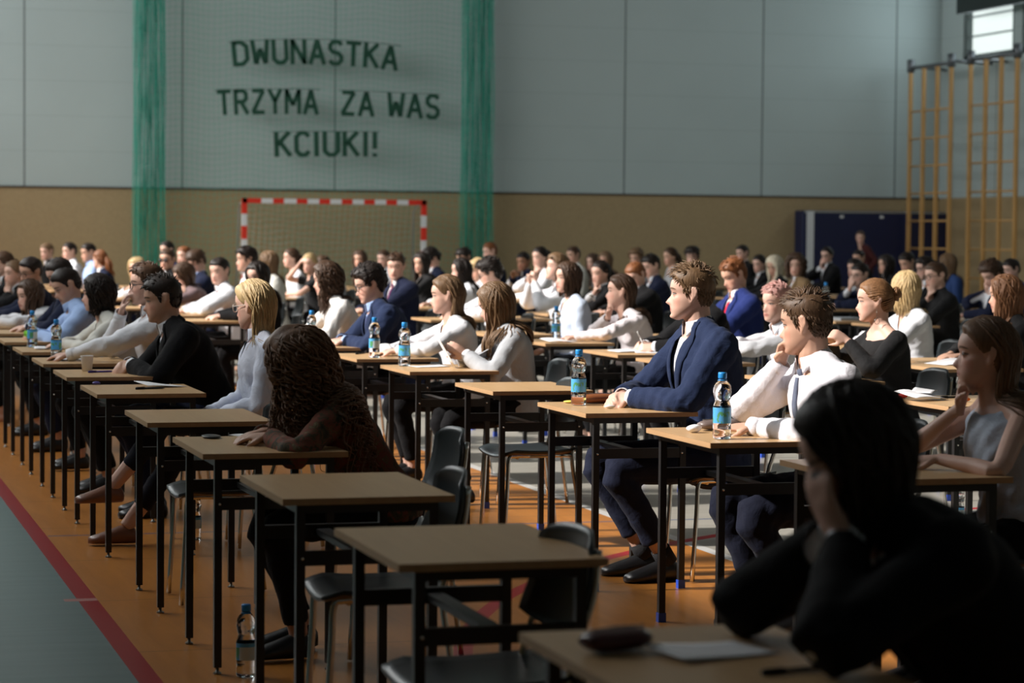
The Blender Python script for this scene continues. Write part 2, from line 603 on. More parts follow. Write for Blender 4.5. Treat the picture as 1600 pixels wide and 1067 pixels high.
def build_net():
    """one green divider net, drawn open in the middle and gathered at both ends"""
    Y = 41.25
    root = empty('divider_net', (0, Y, 0))
    tag(root, 'tall green mesh net gathered at both ends in front of the panelled wall', 'net')
    top = 8.2
    rng = np.random.default_rng(3)

    def sheet(x0, x1, nv, fold, name, dz, r):
        mb = MB()
        xs = np.linspace(x0, x1, nv)
        ph = np.arange(nv)
        zs = np.arange(0.05, top, dz)
        spread = lambda z: 1.0
        pos = {}
        jit = rng.normal(0, .004, nv)
        for i in range(nv):
            y = fold * math.sin(i * 2.1) + fold * .4 * math.sin(i * .7)
            lean = lambda z: (1 + .10 * (1 - z / top)) if fold > .03 else 1
            pts = [((x0 + x1) / 2 + (xs[i] - (x0 + x1) / 2) * lean(z) + jit[i] + .015 * math.sin(z * 2 + i), y, z) for z in np.linspace(0.02, top, 10)]
            mb.tube(pts, r, 4, cap=False)
        for j, z in enumerate(zs):
            pts = []
            for i in range(nv):
                y = fold * math.sin(i * 2.1) + fold * .4 * math.sin(i * .7)
                lean = (1 + .10 * (1 - z / top)) if fold > .03 else 1
                dzz = .03 * math.sin(i * .55) if fold < .03 else .03 * math.sin(i * 2.6 + j)
                pts.append(((x0 + x1) / 2 + (xs[i] - (x0 + x1) / 2) * lean + jit[i], y, z + dzz))
            mb.tube(pts, r, 4, cap=False)
        mb.build(name, M['net_green'], root)
    sheet(5.40, 5.89, 52, .09, 'gathered_edge', .06, .0046)
    sheet(11.10, 11.62, 52, .09, 'gathered_edge', .06, .0046)
    sheet(5.89, 11.10, 56, .012, 'mesh_panel', .10, .0024)
    c = MB()
    c.tube([(5.3, 0, top), (11.5, 0, top)], .02, 8)
    c.build('top_rail', M['galv'], root)


def build_goal():
    x0, x1, y, t, ht = 7.10, 10.18, 40.35, .08, 2.0
    root = empty('handball_goal', ((x0 + x1) / 2, y, 0))
    tag(root, 'handball goal with red and white striped posts in front of the green net', 'goal')
    cx = (x0 + x1) / 2

    def post(px):
        w = MB()
        w.box((px - cx, 0, ht / 2 + .02), (t, t, ht + .08))
        o = w.build('post', M['white_paint'], root, smooth=False)
        for a, b in ((.2, .4), (.6, .8), (1.0, 1.2), (1.38, 1.60), (1.80, 2.064)):
            r = MB()
            r.box((px - cx, 0, (a + b) / 2), (t + .004, t + .004, b - a))
            r.build('red_band', M['red_paint'], o, smooth=False)
    post(x0)
    post(x1)
    w = MB()
    w.box((0, 0, ht + .02), (x1 - x0, t * .98, t))
    o = w.build('crossbar', M['white_paint'], root, smooth=False)
    L = x1 - x0
    for a, b in ((-.012, .09), (.155, .215), (.285, .345), (.41, .47), (.535, .595), (.66, .72), (.785, .845), (.91, 1.012)):
        r = MB()
        r.box(((a + b) / 2 * L - L / 2, 0, ht + .02), ((b - a) * L, t + .004, t + .004))
        r.build('red_band', M['red_paint'], o, smooth=False)
    for s in (-1, 1):
        f = MB()
        px = s * L / 2
        f.tube([(px, .05, ht), (px - s * .0, .42, ht - .02), (px - s * .02, .62, ht - .12), (px, .85, .05)], .014, 8)
        f.tube([(px, .05, .04), (px, .85, .04)], .014, 8)
        f.build('rear_stay', M['galv'], root)
    nt_ = MB()
    for i in range(32):
        x = -L / 2 + .04 + i * (L - .08) / 31
        nt_.tube([(x, .05, ht), (x, .25, ht - .05), (x, .45 + .03 * math.sin(i), 1.3), (x, .62, .6), (x, .82, .04)], .0022, 4, cap=False)
    for j in range(21):
        z = .08 + j * .095
        yy = .05 + .78 * (1 - z / ht) ** .7
        nt_.tube([(-L / 2, yy * .6, z), *[(x, yy, z + .02 * math.sin(x * 9 + j)) for x in np.linspace(-L / 2 + .12, L / 2 - .12, 30)], (L / 2, yy * .6, z)], .0022, 4, cap=False)
    for s in (-1, 1):
        for j in range(16):
            z = .1 + j * .12
            nt_.tube([(s * L / 2, .04, z + .06), (s * L / 2, .3, z - .02), (s * L / 2, .05 + .78 * (1 - z / ht) ** .7, z)], .0024, 4, cap=False)
    nt_.build('net', M['net_white'], root)


def build_mat_and_ladders():
    root = empty('crash_mat', (19.2, 41.6, 0))
    tag(root, 'big dark blue crash mat leaning upright against the wainscot', 'gym mat')
    b = MB()
    x0, x1 = -1.62, 1.28
    b.box(((x0 + x1) / 2, 0, .99), (x1 - x0, .40, 1.98))
    o = b.build('mat_body', M['mat_blue'], root, smooth=False)
    bv = o.modifiers.new('bevel', 'BEVEL')
    bv.width, bv.segments = .03, 2
    s = MB()
    s.box((x0 + .15, -.205, .99), (.14, .012, 1.95))
    s.build('white_strip', M['white_paint'], root, smooth=False)
    s = MB()
    s.box(((x0 + x1) / 2, -.203, 1.955), (x1 - x0 - .06, .01, .03))
    s.build('top_piping', M['galv'], root, smooth=False)
    for x in (-1.45, -.85, -.05):
        s = MB()
        s.box((x, -.206, 1.87), (.07, .012, .05))
        s.build('carry_strap', M['white_paint'], root, smooth=False)
    # two swing-out climbing frames
    for k, (xa, ya, xb, yb, zt) in enumerate(FRAMES):
        root = empty('climbing_frame', (xa, ya, 0), 0)
        tag(root, ['pine climbing frame standing in front of the blue mat', 'pine climbing frame hung under the bright louvred window'][k], 'climbing frame', 'pine climbing frames by the side wall')
        d = np.array([xb - xa, yb - ya, 0])
        for i in range(4):
            q = d * i / 3
            p = MB()
            ang = math.atan2(d[1], d[0])
            R = np.array([[math.cos(ang), -math.sin(ang), 0], [math.sin(ang), math.cos(ang), 0], [0, 0, 1]])
            p.box((q[0], q[1], zt / 2 + .03), (.085, .05, zt), R)
            p.build('upright', M['pine'], root, smooth=False)
        nr = 8
        for j in range(nr):
            r = MB()
            z = .30 + j * .50
            r.tube([(0, 0, z), tuple(d * .5 + np.array([0, 0, z])), (d[0], d[1], z)], .018, 8)
            r.build('rung', M['pine'], root)
        t = MB()
        t.tube([(-d[0] * .03, -d[1] * .03, zt + .05), (d[0] * 1.03, d[1] * 1.03, zt + .05)], .035, 8)
        for i in (0, 3):
            q = d * i / 3
            t.box((q[0], q[1], zt + .09), (.10, .12, .24))
        t.tube([(d[0], d[1], zt + .08), (X_R - xa - .02, d[1] + .3, zt + .08)], .03, 8)
        t.tube([(0, 0, zt + .08), (X_R - xa - .02, .5, zt + .08)], .03, 8)
        t.build('top_bracket', M['steel_grey'], root)
    b = MB()
    b.box((0, 0, 0), (.10, 3.6, .82))
    o = b.build('hanging_panel', simple('dark_green_panel', (.012, .022, .02), .6), smooth=False)
    o.location = PANEL
    tag(o, 'dark flat panel hanging high in front of the louvred windows', 'panel')
    for yy in (-1.5, 1.5):
        r = MB()
        r.tube([(0, yy, .4), (0, yy, Z_C - PANEL[2])], .012, 6)
        r.build('hanger_rod', M['steel_grey'], o)

# ------------------------------------------------------------------ desks and chairs
def build_desk_proto(foot):
    """0.50 (X, depth) x 0.70 (Y, width) single pupil's desk; origin on the floor under the top's centre"""
    root = empty('school_desk')
    D, W = .50, .70
    b = MB()
    b.box((0, 0, H_TABLE - .009), (D, W, .018))
    o = b.build('tabletop', M['beech'], root, smooth=False)
    e = MB()
    for c, s in (((0, -W / 2 - .001, H_TABLE - .0095), (D + .004, .003, .019)), ((0, W / 2 + .001, H_TABLE - .0095), (D + .004, .003, .019)),
                 ((-D / 2 - .001, 0, H_TABLE - .0095), (.003, W, .019)), ((D / 2 + .001, 0, H_TABLE - .0095), (.003, W, .019))): e.box(c, s)
    e.build('edge_band', M['edge'], o, smooth=False)
    for sx in (-1, 1):
        for sy in (-1, 1):
            x, y = sx * (D / 2 - .055), sy * (W / 2 - .035)
            l = MB()
            l.box((x, y, (H_TABLE - .02) / 2 + .012), (.026, .026, H_TABLE - .044))
            lo = l.build('leg', M['black'], root, smooth=False)
            f = MB()
            if foot == 'blue':
                f.box((x, y, .018), (.031, .031, .036))
                f.build('foot_cap', M['blue_cap'], lo, smooth=False)
            else:
                f.lathe([(.014, 0), (.015, .006), (.006, .01), (.006, .026)], 10, (x, y, 0))
                f.build('levelling_foot', M['grey_foot'], lo)
    r = MB()
    for sy in (-1, 1):
        y = sy * (W / 2 - .035)
        r.box((0, y, H_TABLE - .032), (D - .09, .026, .026))
    for sx in (-1, 1): r.box((sx * (D / 2 - .055), 0, H_TABLE - .032), (.024, W - .08, .026))
    r.build('top_frame', M['black'], root, smooth=False)
    for sy in (-1, 1):
        c = MB()
        y = sy * (W / 2 - .035)
        c.box((0, y, .585), (D - .11, .020, .042))
        c.build('side_rail', M['black'], root, smooth=False)
    s = MB()
    s.box((.0, 0, .585), (.045, W - .08, .018))
    s.build('cross_rail', M['black'], root, smooth=False)
    k = MB()
    for sy in (-1, 1):
        for x in (-.1, .1): k.ball((x * 1.9, sy * (W / 2 - .024), .585), .006, 5)
    k.build('screw_head', M['chrome'], root)
    return root


def shell_patch(fn, nu, nv, t):
    """closed slab round a surface fn(u, v) -> (point, normal)"""
    A, B = [], []
    for i in range(nu):
        for j in range(nv):
            p, n = fn(i / (nu - 1), j / (nv - 1))
            p, n = np.array(p), nrm(n)
            A.append(p + n * t / 2)
            B.append(p - n * t / 2)
    V = A + B
    F = []
    k = nu * nv
    for i in range(nu - 1):
        for j in range(nv - 1):
            a, b, c, d = i * nv + j, (i + 1) * nv + j, (i + 1) * nv + j + 1, i * nv + j + 1
            F += [(a, b, c, d), (k + d, k + c, k + b, k + a)]
    ring = [i * nv for i in range(nu)] + [(nu - 1) * nv + j for j in range(1, nv)] + [i * nv + nv - 1 for i in range(nu - 2, -1, -1)] + [j for j in range(nv - 2, 0, -1)]
    for a, b in zip(ring, ring[1:] + ring[:1]): F.append((b, a, k + a, k + b))
    return V, F


def build_chair_proto():
    """sitter faces -X; origin on the floor under the seat's centre"""
    root = empty('school_chair')

    def seat(u, v):
        x, y = (u - .5) * .40, (v - .5)
        w = .40 - .05 * max(0, u - .6)
        r = 1 - .10 * (abs(2 * u - 1) ** 6)
        z = .455 + .02 * (2 * abs(y)) ** 2.4 - .05 * max(0, .14 - u) * 3.2 - .012 * math.sin(u * PI)
        return (x, y * w * r, z), (0, 0, 1)
    b = MB()
    b.add(*shell_patch(seat, 14, 12, .011))
    b.build('seat', M['shell'], root)

    def under(u, v):
        p, n = seat(.04 + .92 * u, .04 + .92 * v)
        return (p[0], p[1], p[2] - .009), n
    b = MB()
    b.add(*shell_patch(under, 10, 8, .006))
    b.build('seat_underside', M['ply'], root)

    def back(u, v):
        z = .555 + u * .255
        y = v - .5
        w = .40 * (1 - .10 * abs(2 * u - 1) ** 4) * (1 - .06 * u)
        x = .215 + .05 * (u - .2) - .05 * (2 * abs(y)) ** 2 * .9 + .014 * math.sin(u * PI)
        zz = z - .035 * (2 * abs(y)) ** 4 * u + .03 * (2 * abs(y)) ** 4 * (1 - u)
        return (x, y * w, zz), (1, .5 * y, -.12)
    b = MB()
    b.add(*shell_patch(back, 12, 14, .011))
    b.build('backrest', M['shell'], root)
    for s in (-1, 1):
        l = MB()
        l.tube(catmull([(-.19, s * .175, .006), (-.172, s * .172, .30), (-.165, s * .170, .425), (-.135, s * .168, .442), (-.05, s * .168, .442)], 4), .0105, 8)
        l.build('leg', M['chrome'], root)
        l = MB()
        l.tube(catmull([(.215, s * .185, .006), (.185, s * .175, .25), (.16, s * .168, .44), (.19, s * .168, .56), (.222, s * .163, .66), (.236, s * .160, .77)], 4), .0105, 8)
        l.build('leg', M['chrome'], root)
        l = MB()
        l.tube([(-.06, s * .168, .442), (.165, s * .168, .442)], .0105, 8)
        l.build('seat_rail', M['chrome'], root)
    c = MB()
    c.tube([(.165, -.168, .43), (.165, .168, .43)], .009, 8)
    c.tube([(-.12, -.168, .435), (-.12, .168, .435)], .009, 8)
    c.build('cross_tube', M['chrome'], root)
    return root


PROTO = {}


def desk(x, y, label, foot='blue', rz=0):
    key = 'desk_' + foot
    if key not in PROTO:
        PROTO[key] = build_desk_proto(foot)
        o = PROTO[key]
    else:
        o = copy_tree(PROTO[key])
    o.location = (x, y, 0)
    o.rotation_euler = (0, 0, rz)
    tag(o, label, 'desk', 'exam desks in rows')
    return o


def chair(x, y, label, rz=0):
    if 'chair' not in PROTO:
        PROTO['chair'] = build_chair_proto()
        o = PROTO['chair']
    else:
        o = copy_tree(PROTO['chair'])
    o.location = (x, y, 0)
    o.rotation_euler = (0, 0, rz)
    tag(o, label, 'chair', 'school chairs in rows')
    return o


# ------------------------------------------------------------------ things on the desks
def build_bottle_proto(cap):
    root = empty('water_bottle')
    k = .232 / .232
    prof = [(0, .002), (.022, 0), (.030, .003), (.0325, .012), (.0325, .030), (.0312, .034), (.0325, .038), (.0325, .052), (.032, .056), (.032, .112),
            (.0318, .116), (.029, .126), (.0255, .136), (.0255, .140), (.029, .150), (.0325, .166), (.0325, .176), (.029, .190), (.020, .203), (.0135, .211), (.0125, .222), (0, .222)]
    b = MB()
    b.lathe(prof, 24)
    b.build('bottle_body', M['pet'], root)
    l = MB()
    a = np.arange(25) * 2 * PI / 24
    l.loft([np.stack([.0326 * np.cos(a[:24]), .0326 * np.sin(a[:24]), np.full(24, z)], 1) for z in (.057, .075, .094, .1125)], cap=False)
    l.build('label_sleeve', M['label'], root)
    c = MB()
    c.lathe([(0, .214), (.0150, .214), (.0155, .218), (.0155, .232), (.0145, .236), (0, .2365)], 20)
    c.build('cap', M['cap_' + cap], root)
    r = MB()
    r.lathe([(.0165, .206), (.0165, .210), (.0125, .211)], 16)
    r.build('neck_ring', M['cap_' + cap], root)
    return root


def bottle(x, y, z, label, cap='blue', s=1.0, rz=0):
    key = 'bottle_' + cap
    if key not in PROTO:
        PROTO[key] = build_bottle_proto(cap)
        o = PROTO[key]
    else:
        o = copy_tree(PROTO[key])
    o.location = (x, y, z)
    o.scale = (s, s, s)
    o.rotation_euler = (0, 0, rz)
    tag(o, label, 'bottle', 'plastic water bottles')
    return o


def sheet(x, y, z, w, d, rz, label, name='paper_sheet', curl=.006, cat='paper', mat='paper', color=None):
    mb = MB()
    ph = RNG.uniform(0, 6)

    def f(u, v):
        return ((u - .5) * w, (v - .5) * d, .0025 + curl * (math.sin(u * 3 + ph) + 1) * (.4 + .6 * v)), (0, 0, 1)
    mb.add(*shell_patch(f, 8, 8, .0012))
    o = mb.build(name, M[mat], None, color=color)
    o.location = (x, y, z)
    o.rotation_euler = (0, 0, rz)
    return tag(o, label, cat)


def pen(x, y, z, rz, label, col=(.02, .02, .02), cat='pen'):
    root = empty('pen', (x, y, z + .005), rz)
    b = MB()
    b.tube([(-.055, 0, 0), (.045, 0, 0), (.055, 0, 0), (.066, 0, 0)], [.0048, .0048, .004, .001], 8)
    b.build('barrel', M['plain'], root, color=col)
    c = MB()
    c.tube([(-.075, 0, 0), (-.03, 0, 0)], .0055, 8)
    c.box((-.05, 0, .006), (.04, .003, .002))
    c.build('pen_cap', M['plain'], root, color=tuple(np.array(col) * .6))
    return tag(root, label, cat)


def pencil_case(x, y, z, rz, label, col, L=.19):
    root = empty('pencil_case', (x, y, z), rz)
    b = MB()
    rings = []
    for t in np.linspace(0, 1, 12):
        r = .034 * (1 - .55 * abs(2 * t - 1) ** 4)
        a = np.arange(14) * 2 * PI / 14
        rings.append(np.stack([np.full(14, (t - .5) * L), r * 1.25 * np.cos(a), .022 + .62 * r * np.sin(a)], 1))
    b.loft(rings)
    b.build('pouch', M['leather'], root, color=col)
    zp = MB()
    zp.tube([(-L * .42, 0, .042), (0, 0, .0445), (L * .42, 0, .042)], .0018, 6)
    zp.tube([(L * .42, 0, .043), (L * .5, .01, .03)], .0025, 6)
    zp.build('zip', M['chrome'], root)
    return tag(root, label, 'pencil case')


def blob(name, x, y, z, r, label, cat, col, mat='plain', lumps=.35, seed=1):
    rng = np.random.default_rng(seed)
    mb = MB()
    mb.ball((0, 0, 0), 1.0, 12)
    V = mb.verts()
    k = rng.normal(0, 2.4, (6, 3))
    ph = rng.uniform(0, 6, 6)
    d = sum(np.sin(V @ kk + p) for kk, p in zip(k, ph)) / 6
    V = V * (1 + lumps * d)[:, None] * np.array(r)
    V[:, 2] -= V[:, 2].min()
    mb.V = [V]
    o = mb.build(name, M[mat], None, color=col)
    o.location = (x, y, z)
    return tag(o, label, cat)

# ------------------------------------------------------------------ people
# local frame of a person: x forward (the way the seat faces), y to the person's left, z up; root on the floor under the hips
def ip(x, xs, ys):
    """smooth interpolation"""
    xs, ys = np.asarray(xs, float), np.asarray(ys, float)
    o = np.argsort(xs)
    xs, ys = xs[o], ys[o]
    m = np.gradient(ys, xs)
    x = np.clip(x, xs[0], xs[-1])
    i = np.clip(np.searchsorted(xs, x) - 1, 0, len(xs) - 2)
    h = xs[i + 1] - xs[i]
    t = (x - xs[i]) / h
    return ((2 * t ** 3 - 3 * t ** 2 + 1) * ys[i] + (t ** 3 - 2 * t ** 2 + t) * h * m[i] + (-2 * t ** 3 + 3 * t ** 2) * ys[i + 1] + (t ** 3 - t ** 2) * h * m[i + 1])


def head_grid(sex, nz=56, na=64):
    """rows of points (nz, na, 3) in head space: origin at eye level between the ears, x forward"""
    t = np.linspace(0, 1, nz)
    z = -.117 + .232 * (t + .035 * np.sin(2 * PI * t) * -1)
    a = np.linspace(-PI, PI, na, endpoint=False)
    a = a - .42 * np.sin(a)
    zf = [-.117, -.112, -.10, -.085, -.07, -.055, -.04, -.02, 0, .018, .05, .07, .09, .105, .113, .115]
    F = ip(z, zf, [.060, .078, .0885, .0885, .092, .0905, .0875, .086, .0855, .0955, .095, .086, .065, .040, .015, .0])
    B = ip(z, [-.117, -.112, -.10, -.085, -.07, -.055, -.03, 0, .03, .06, .09, .105, .113, .115], [.05, .040, .015, -.010, -.03, -.055, -.078, -.092, -.098, -.09, -.062, -.036, -.013, -.0])
    W = ip(z, [-.117, -.112, -.10, -.085, -.07, -.05, -.02, 0, .03, .06, .085, .105, .113, .115], [.008, .024, .040, .0515, .058, .0635, .0695, .071, .0755, .073, .059, .034, .013, .0])
    if sex == 'f':
        W = W * np.where(z < -.02, .94, .98)
        F = F - np.where(z < -.09, .003, 0)
    else:
        W = W * np.where(z < -.06, 1.0, 1.0)
    c, h = (F + B) / 2, (F - B) / 2
    ca, sa = np.cos(a), np.sin(a)
    p = 2 / 2.25
    X = c[:, None] + h[:, None] * (np.sign(ca) * np.abs(ca) ** p)[None]
    Y = W[:, None] * (np.sign(sa) * np.abs(sa) ** p)[None]
    Z = np.repeat(z[:, None], na, 1)
    fr = (ca > 0)[None] * 1.0
    g = lambda y0, ry, z0, rz: np.exp(-((np.abs(Y) - y0) / ry) ** 2 - ((Z - z0) / rz) ** 2) * fr
    nz_ = ip(z, [-.117, -.066, -.058, -.053, -.047, -.042, -.036, -.026, -.012, 0, .012, .03, .115], [0, 0, .001, .009, .024, .030, .0285, .0215, .0125, .006, .002, 0, 0])
    ns = ip(z, [-.117, -.06, -.052, -.046, -.038, -.02, 0, .02, .115], [.012, .013, .0155, .0150, .0115, .0085, .008, .008, .008])
    if sex == 'f': nz_ = nz_ * .88
    X = X + nz_[:, None] * np.exp(-(Y / ns[:, None]) ** 2) * fr
    X = X - .0125 * g(.033, .0165, -.001, .0115)
    X = X + (.0045 if sex == 'm' else .0015) * g(.03, .02, .019, .007)
    X = X + .0050 * g(0, .021, -.0645, .0045) + .0058 * g(0, .019, -.0775, .005) - .0030 * g(0, .024, -.071, .0022)
    X = X + .0075 * g(0, .018, -.103, .010) - .003 * g(0, .03, -.090, .005)
    X = X + .004 * g(.048, .018, -.028, .016)
    Y = Y * (1 + .03 * np.exp(-((Z + .028) / .02) ** 2) * np.clip(ca, 0, 1)[None])
    return np.stack([X, Y, Z], -1)


HEADS = {s: head_grid(s) for s in 'mf'}


def rot(yaw=0, pitch=0, roll=0):
    """pitch down, yaw to the person's left, roll towards the left shoulder (degrees)"""
    y, p, r = (math.radians(v) for v in (yaw, pitch, roll))
    Rz = np.array([[math.cos(y), -math.sin(y), 0], [math.sin(y), math.cos(y), 0], [0, 0, 1]])
    Ry = np.array([[math.cos(p), 0, math.sin(p)], [0, 1, 0], [-math.sin(p), 0, math.cos(p)]])
    Rx = np.array([[1, 0, 0], [0, math.cos(-r), -math.sin(-r)], [0, math.sin(-r), math.cos(-r)]])
    return Rz @ Ry @ Rx


def hand(mb, w, d, n, side, curl, k=1.0, fat=1.0, nseg=3):
    """w wrist, d towards the fingers, n the palm's facing, side +1 for the left hand"""
    d = nrm(d)
    n = nrm(np.asarray(n) - d * (np.asarray(n) @ d))
    t = np.cross(d, n) * side                 # thumb side
    rings = []
    a = np.arange(10) * 2 * PI / 10
    for u, wd, th in ((-.03, .026, .021), (0, .0265, .019), (.03, .036, .0165), (.06, .041, .0145), (.083, .040, .0125), (.092, .034, .009)):
        c = w + d * u * k
        rings.append(c + np.outer(np.cos(a), t) * wd * k + np.outer(np.sin(a), n) * th * k)
    mb.loft(rings)
    for off, L, c2 in ((.030, .070, .9), (.0105, .079, 1.0), (-.010, .073, 1.08), (-.029, .057, 1.2)):
        p = w + (d * .082 + t * off) * k
        dirv = d + t * off * 1.6
        ang = 0
        pts, rr = [p - nrm(dirv) * .012 * k, p], [.0085 * fat, .0088 * fat]
        for i, (fr, bend) in enumerate(((.44, .75), (.31, 1.0), (.25, .7))):
            ang += curl * c2 * bend
            v = nrm(dirv) * math.cos(ang) + n * math.sin(ang)
            p = p + v * L * fr * k
            pts.append(p)
            rr.append((.0082, .0075, .0062)[i] * fat)
        mb.tube(pts, np.array(rr) * k, 7, round_caps=True)
    p0 = w + (d * .022 + t * .022) * k
    v1 = nrm(d * .62 + t * .72 + n * .3)
    v2 = nrm(d * .9 + t * .30 + n * (.2 + .5 * curl))
    mb.tube([p0, p0 + v1 * .036 * k, p0 + v1 * .036 * k + v2 * .032 * k, p0 + v1 * .036 * k + (v2 * .032 + nrm(v2 + n * .3 * curl) * .024) * k],
            np.array([.0135, .0115, .0095, .0075]) * k * fat, 7, round_caps=True)


def ik(S, W, a, b, pole):
    S, W = np.asarray(S, float), np.asarray(W, float)
    v = W - S
    d = np.linalg.norm(v)
    m = (a + b) * .985
    if d > m:
        W = S + v / d * m
        v = W - S
        d = m
    u = v / d
    x = (a * a - b * b + d * d) / (2 * d)
    h = math.sqrt(max(a * a - x * x, 1e-6))
    p = np.asarray(pole, float)
    p = nrm(p - u * (p @ u))
    return S + u * x + p * h, W


def foot(mb, ankle, yaw=0.0, pitch=0.0, k=1.0, heel=0.0, infl=0.0, sole=0.0):
    R = rot(yaw, pitch)
    a = np.arange(12) * 2 * PI / 12
    rings = []
    for x, w, h, zc in ((-.058, .018, .020, .030), (-.045, .030, .036, .038), (-.01, .034, .047, .046), (.04, .037, .044, .042), (.09, .042, .034, .032), (.14, .045, .025, .024), (.175, .038, .018, .019), (.20, .018, .010, .016)):
        c = np.array([x, 0, zc - .085])
        r = np.stack([np.full(12, x), (w + infl) * np.cos(a), (h + infl) * np.sin(a) + zc - .085], 1)
        r[:, 2] = np.maximum(r[:, 2], -.085 - sole)
        rings.append(r * k @ R.T + ankle)
    mb.loft(rings)


TORSO_T = [-.24, -.14, -.02, .12, .28, .45, .60, .74, .86, .94, 1.0]
TORSO = {'m': ([.13, .172, .172, .158, .146, .152, .164, .172, .160, .105, .062], [.07, .118, .128, .118, .108, .112, .122, .122, .100, .075, .060]),
         'f': ([.13, .176, .176, .150, .124, .128, .142, .150, .140, .088, .052], [.07, .118, .126, .108, .094, .098, .106, .106, .088, .066, .052])}


class Rig:
    """joints of one seated person"""
    def __init__(self, P):
        self.P = P
        s = self.s = P['s']
        sex = self.sex = P['sex']
        self.hs = P.get('hs', 1.0) * (1.0 if sex == 'm' else .955)
        self.hip = np.array([0, 0, .535 * (1 if not P.get('stand') else 1.72)])
        hc = self.hc = np.array(P['head'], float)
        self.Rh = rot(P['yaw'], P['pitch'], P.get('roll', 0))
        byaw = P.get('body', 0)
        self.Rb = rot(byaw)
        lean = nrm(hc - self.hip)
        self.neck = hc + self.hs * (-.022 * self.Rh[:, 0] * .5 - np.array([.018, 0, 0])) - np.array([0, 0, .150]) * self.hs + np.array([-.03 * lean[0], 0, .02 * abs(lean[0])])
        N_, H_ = self.neck, self.hip
        L = .50 * s
        d = np.linalg.norm(N_ - H_)
        mid = (N_ + H_) / 2
        v = nrm(N_ - H_)
        back = np.array([-1.0, 0, 0]) - v * (-v[0])
        back = nrm(back)
        bulge = .02
        for _ in range(60):
            Mx = mid + back * bulge * 2
            t = np.linspace(0, 1, 20)[:, None]
            C = (1 - t) ** 2 * H_ + 2 * t * (1 - t) * Mx + t * t * N_
            if np.linalg.norm(np.diff(C, axis=0), axis=1).sum() > L: break
            bulge += .006
        self.M = mid + back * min(bulge, .16) * 2
        self.sh = {}
        for sd in (1, -1):
            c, T, Fw, Sd = self.frame(.85)
            self.sh[sd] = c + Sd * sd * (.172 if sex == 'm' else .150) * s - Fw * .004
        self.arm = (.285 * s, .255 * s)

    def frame(self, t):
        H_, M_, N_ = self.hip, self.M, self.neck
        if t < 0:
            T = nrm(np.array([0, 0, 1.0]) * .75 + nrm(M_ - H_) * .25)
            C = H_ + T * t * .5 * self.s
        else:
            C = (1 - t) ** 2 * H_ + 2 * t * (1 - t) * M_ + t * t * N_
            T = nrm(2 * (1 - t) * (M_ - H_) + 2 * t * (N_ - M_))
        Sd = rot(self.P.get('body', 0) * min(1, max(0, t * 1.2)))[:, 1]
        Sd = nrm(Sd - T * (Sd @ T))
        return C, T, np.cross(Sd, T), Sd

    def torso_rings(self, ts, iw=0.0, idp=0.0, k=1.0, n=28):
        Wt, Dt = TORSO[self.sex]
        a = np.arange(n) * 2 * PI / n
        rings = []
        for t in ts:
            C, T, Fw, Sd = self.frame(t)
            w = (float(ip(t, TORSO_T, Wt)) * k) * (.4 + .6 * self.s) + iw
            d = (float(ip(t, TORSO_T, Dt)) * k) * (.5 + .5 * self.s) + idp
            ca, sa = np.cos(a), np.sin(a)
            p = 2 / 2.4
            off = Fw * (.012 * math.sin(max(0, t) * PI))
            rings.append(C + off + np.outer(np.sign(ca) * np.abs(ca) ** p, Fw) * d + np.outer(np.sign(sa) * np.abs(sa) ** p, Sd) * w)
        return rings


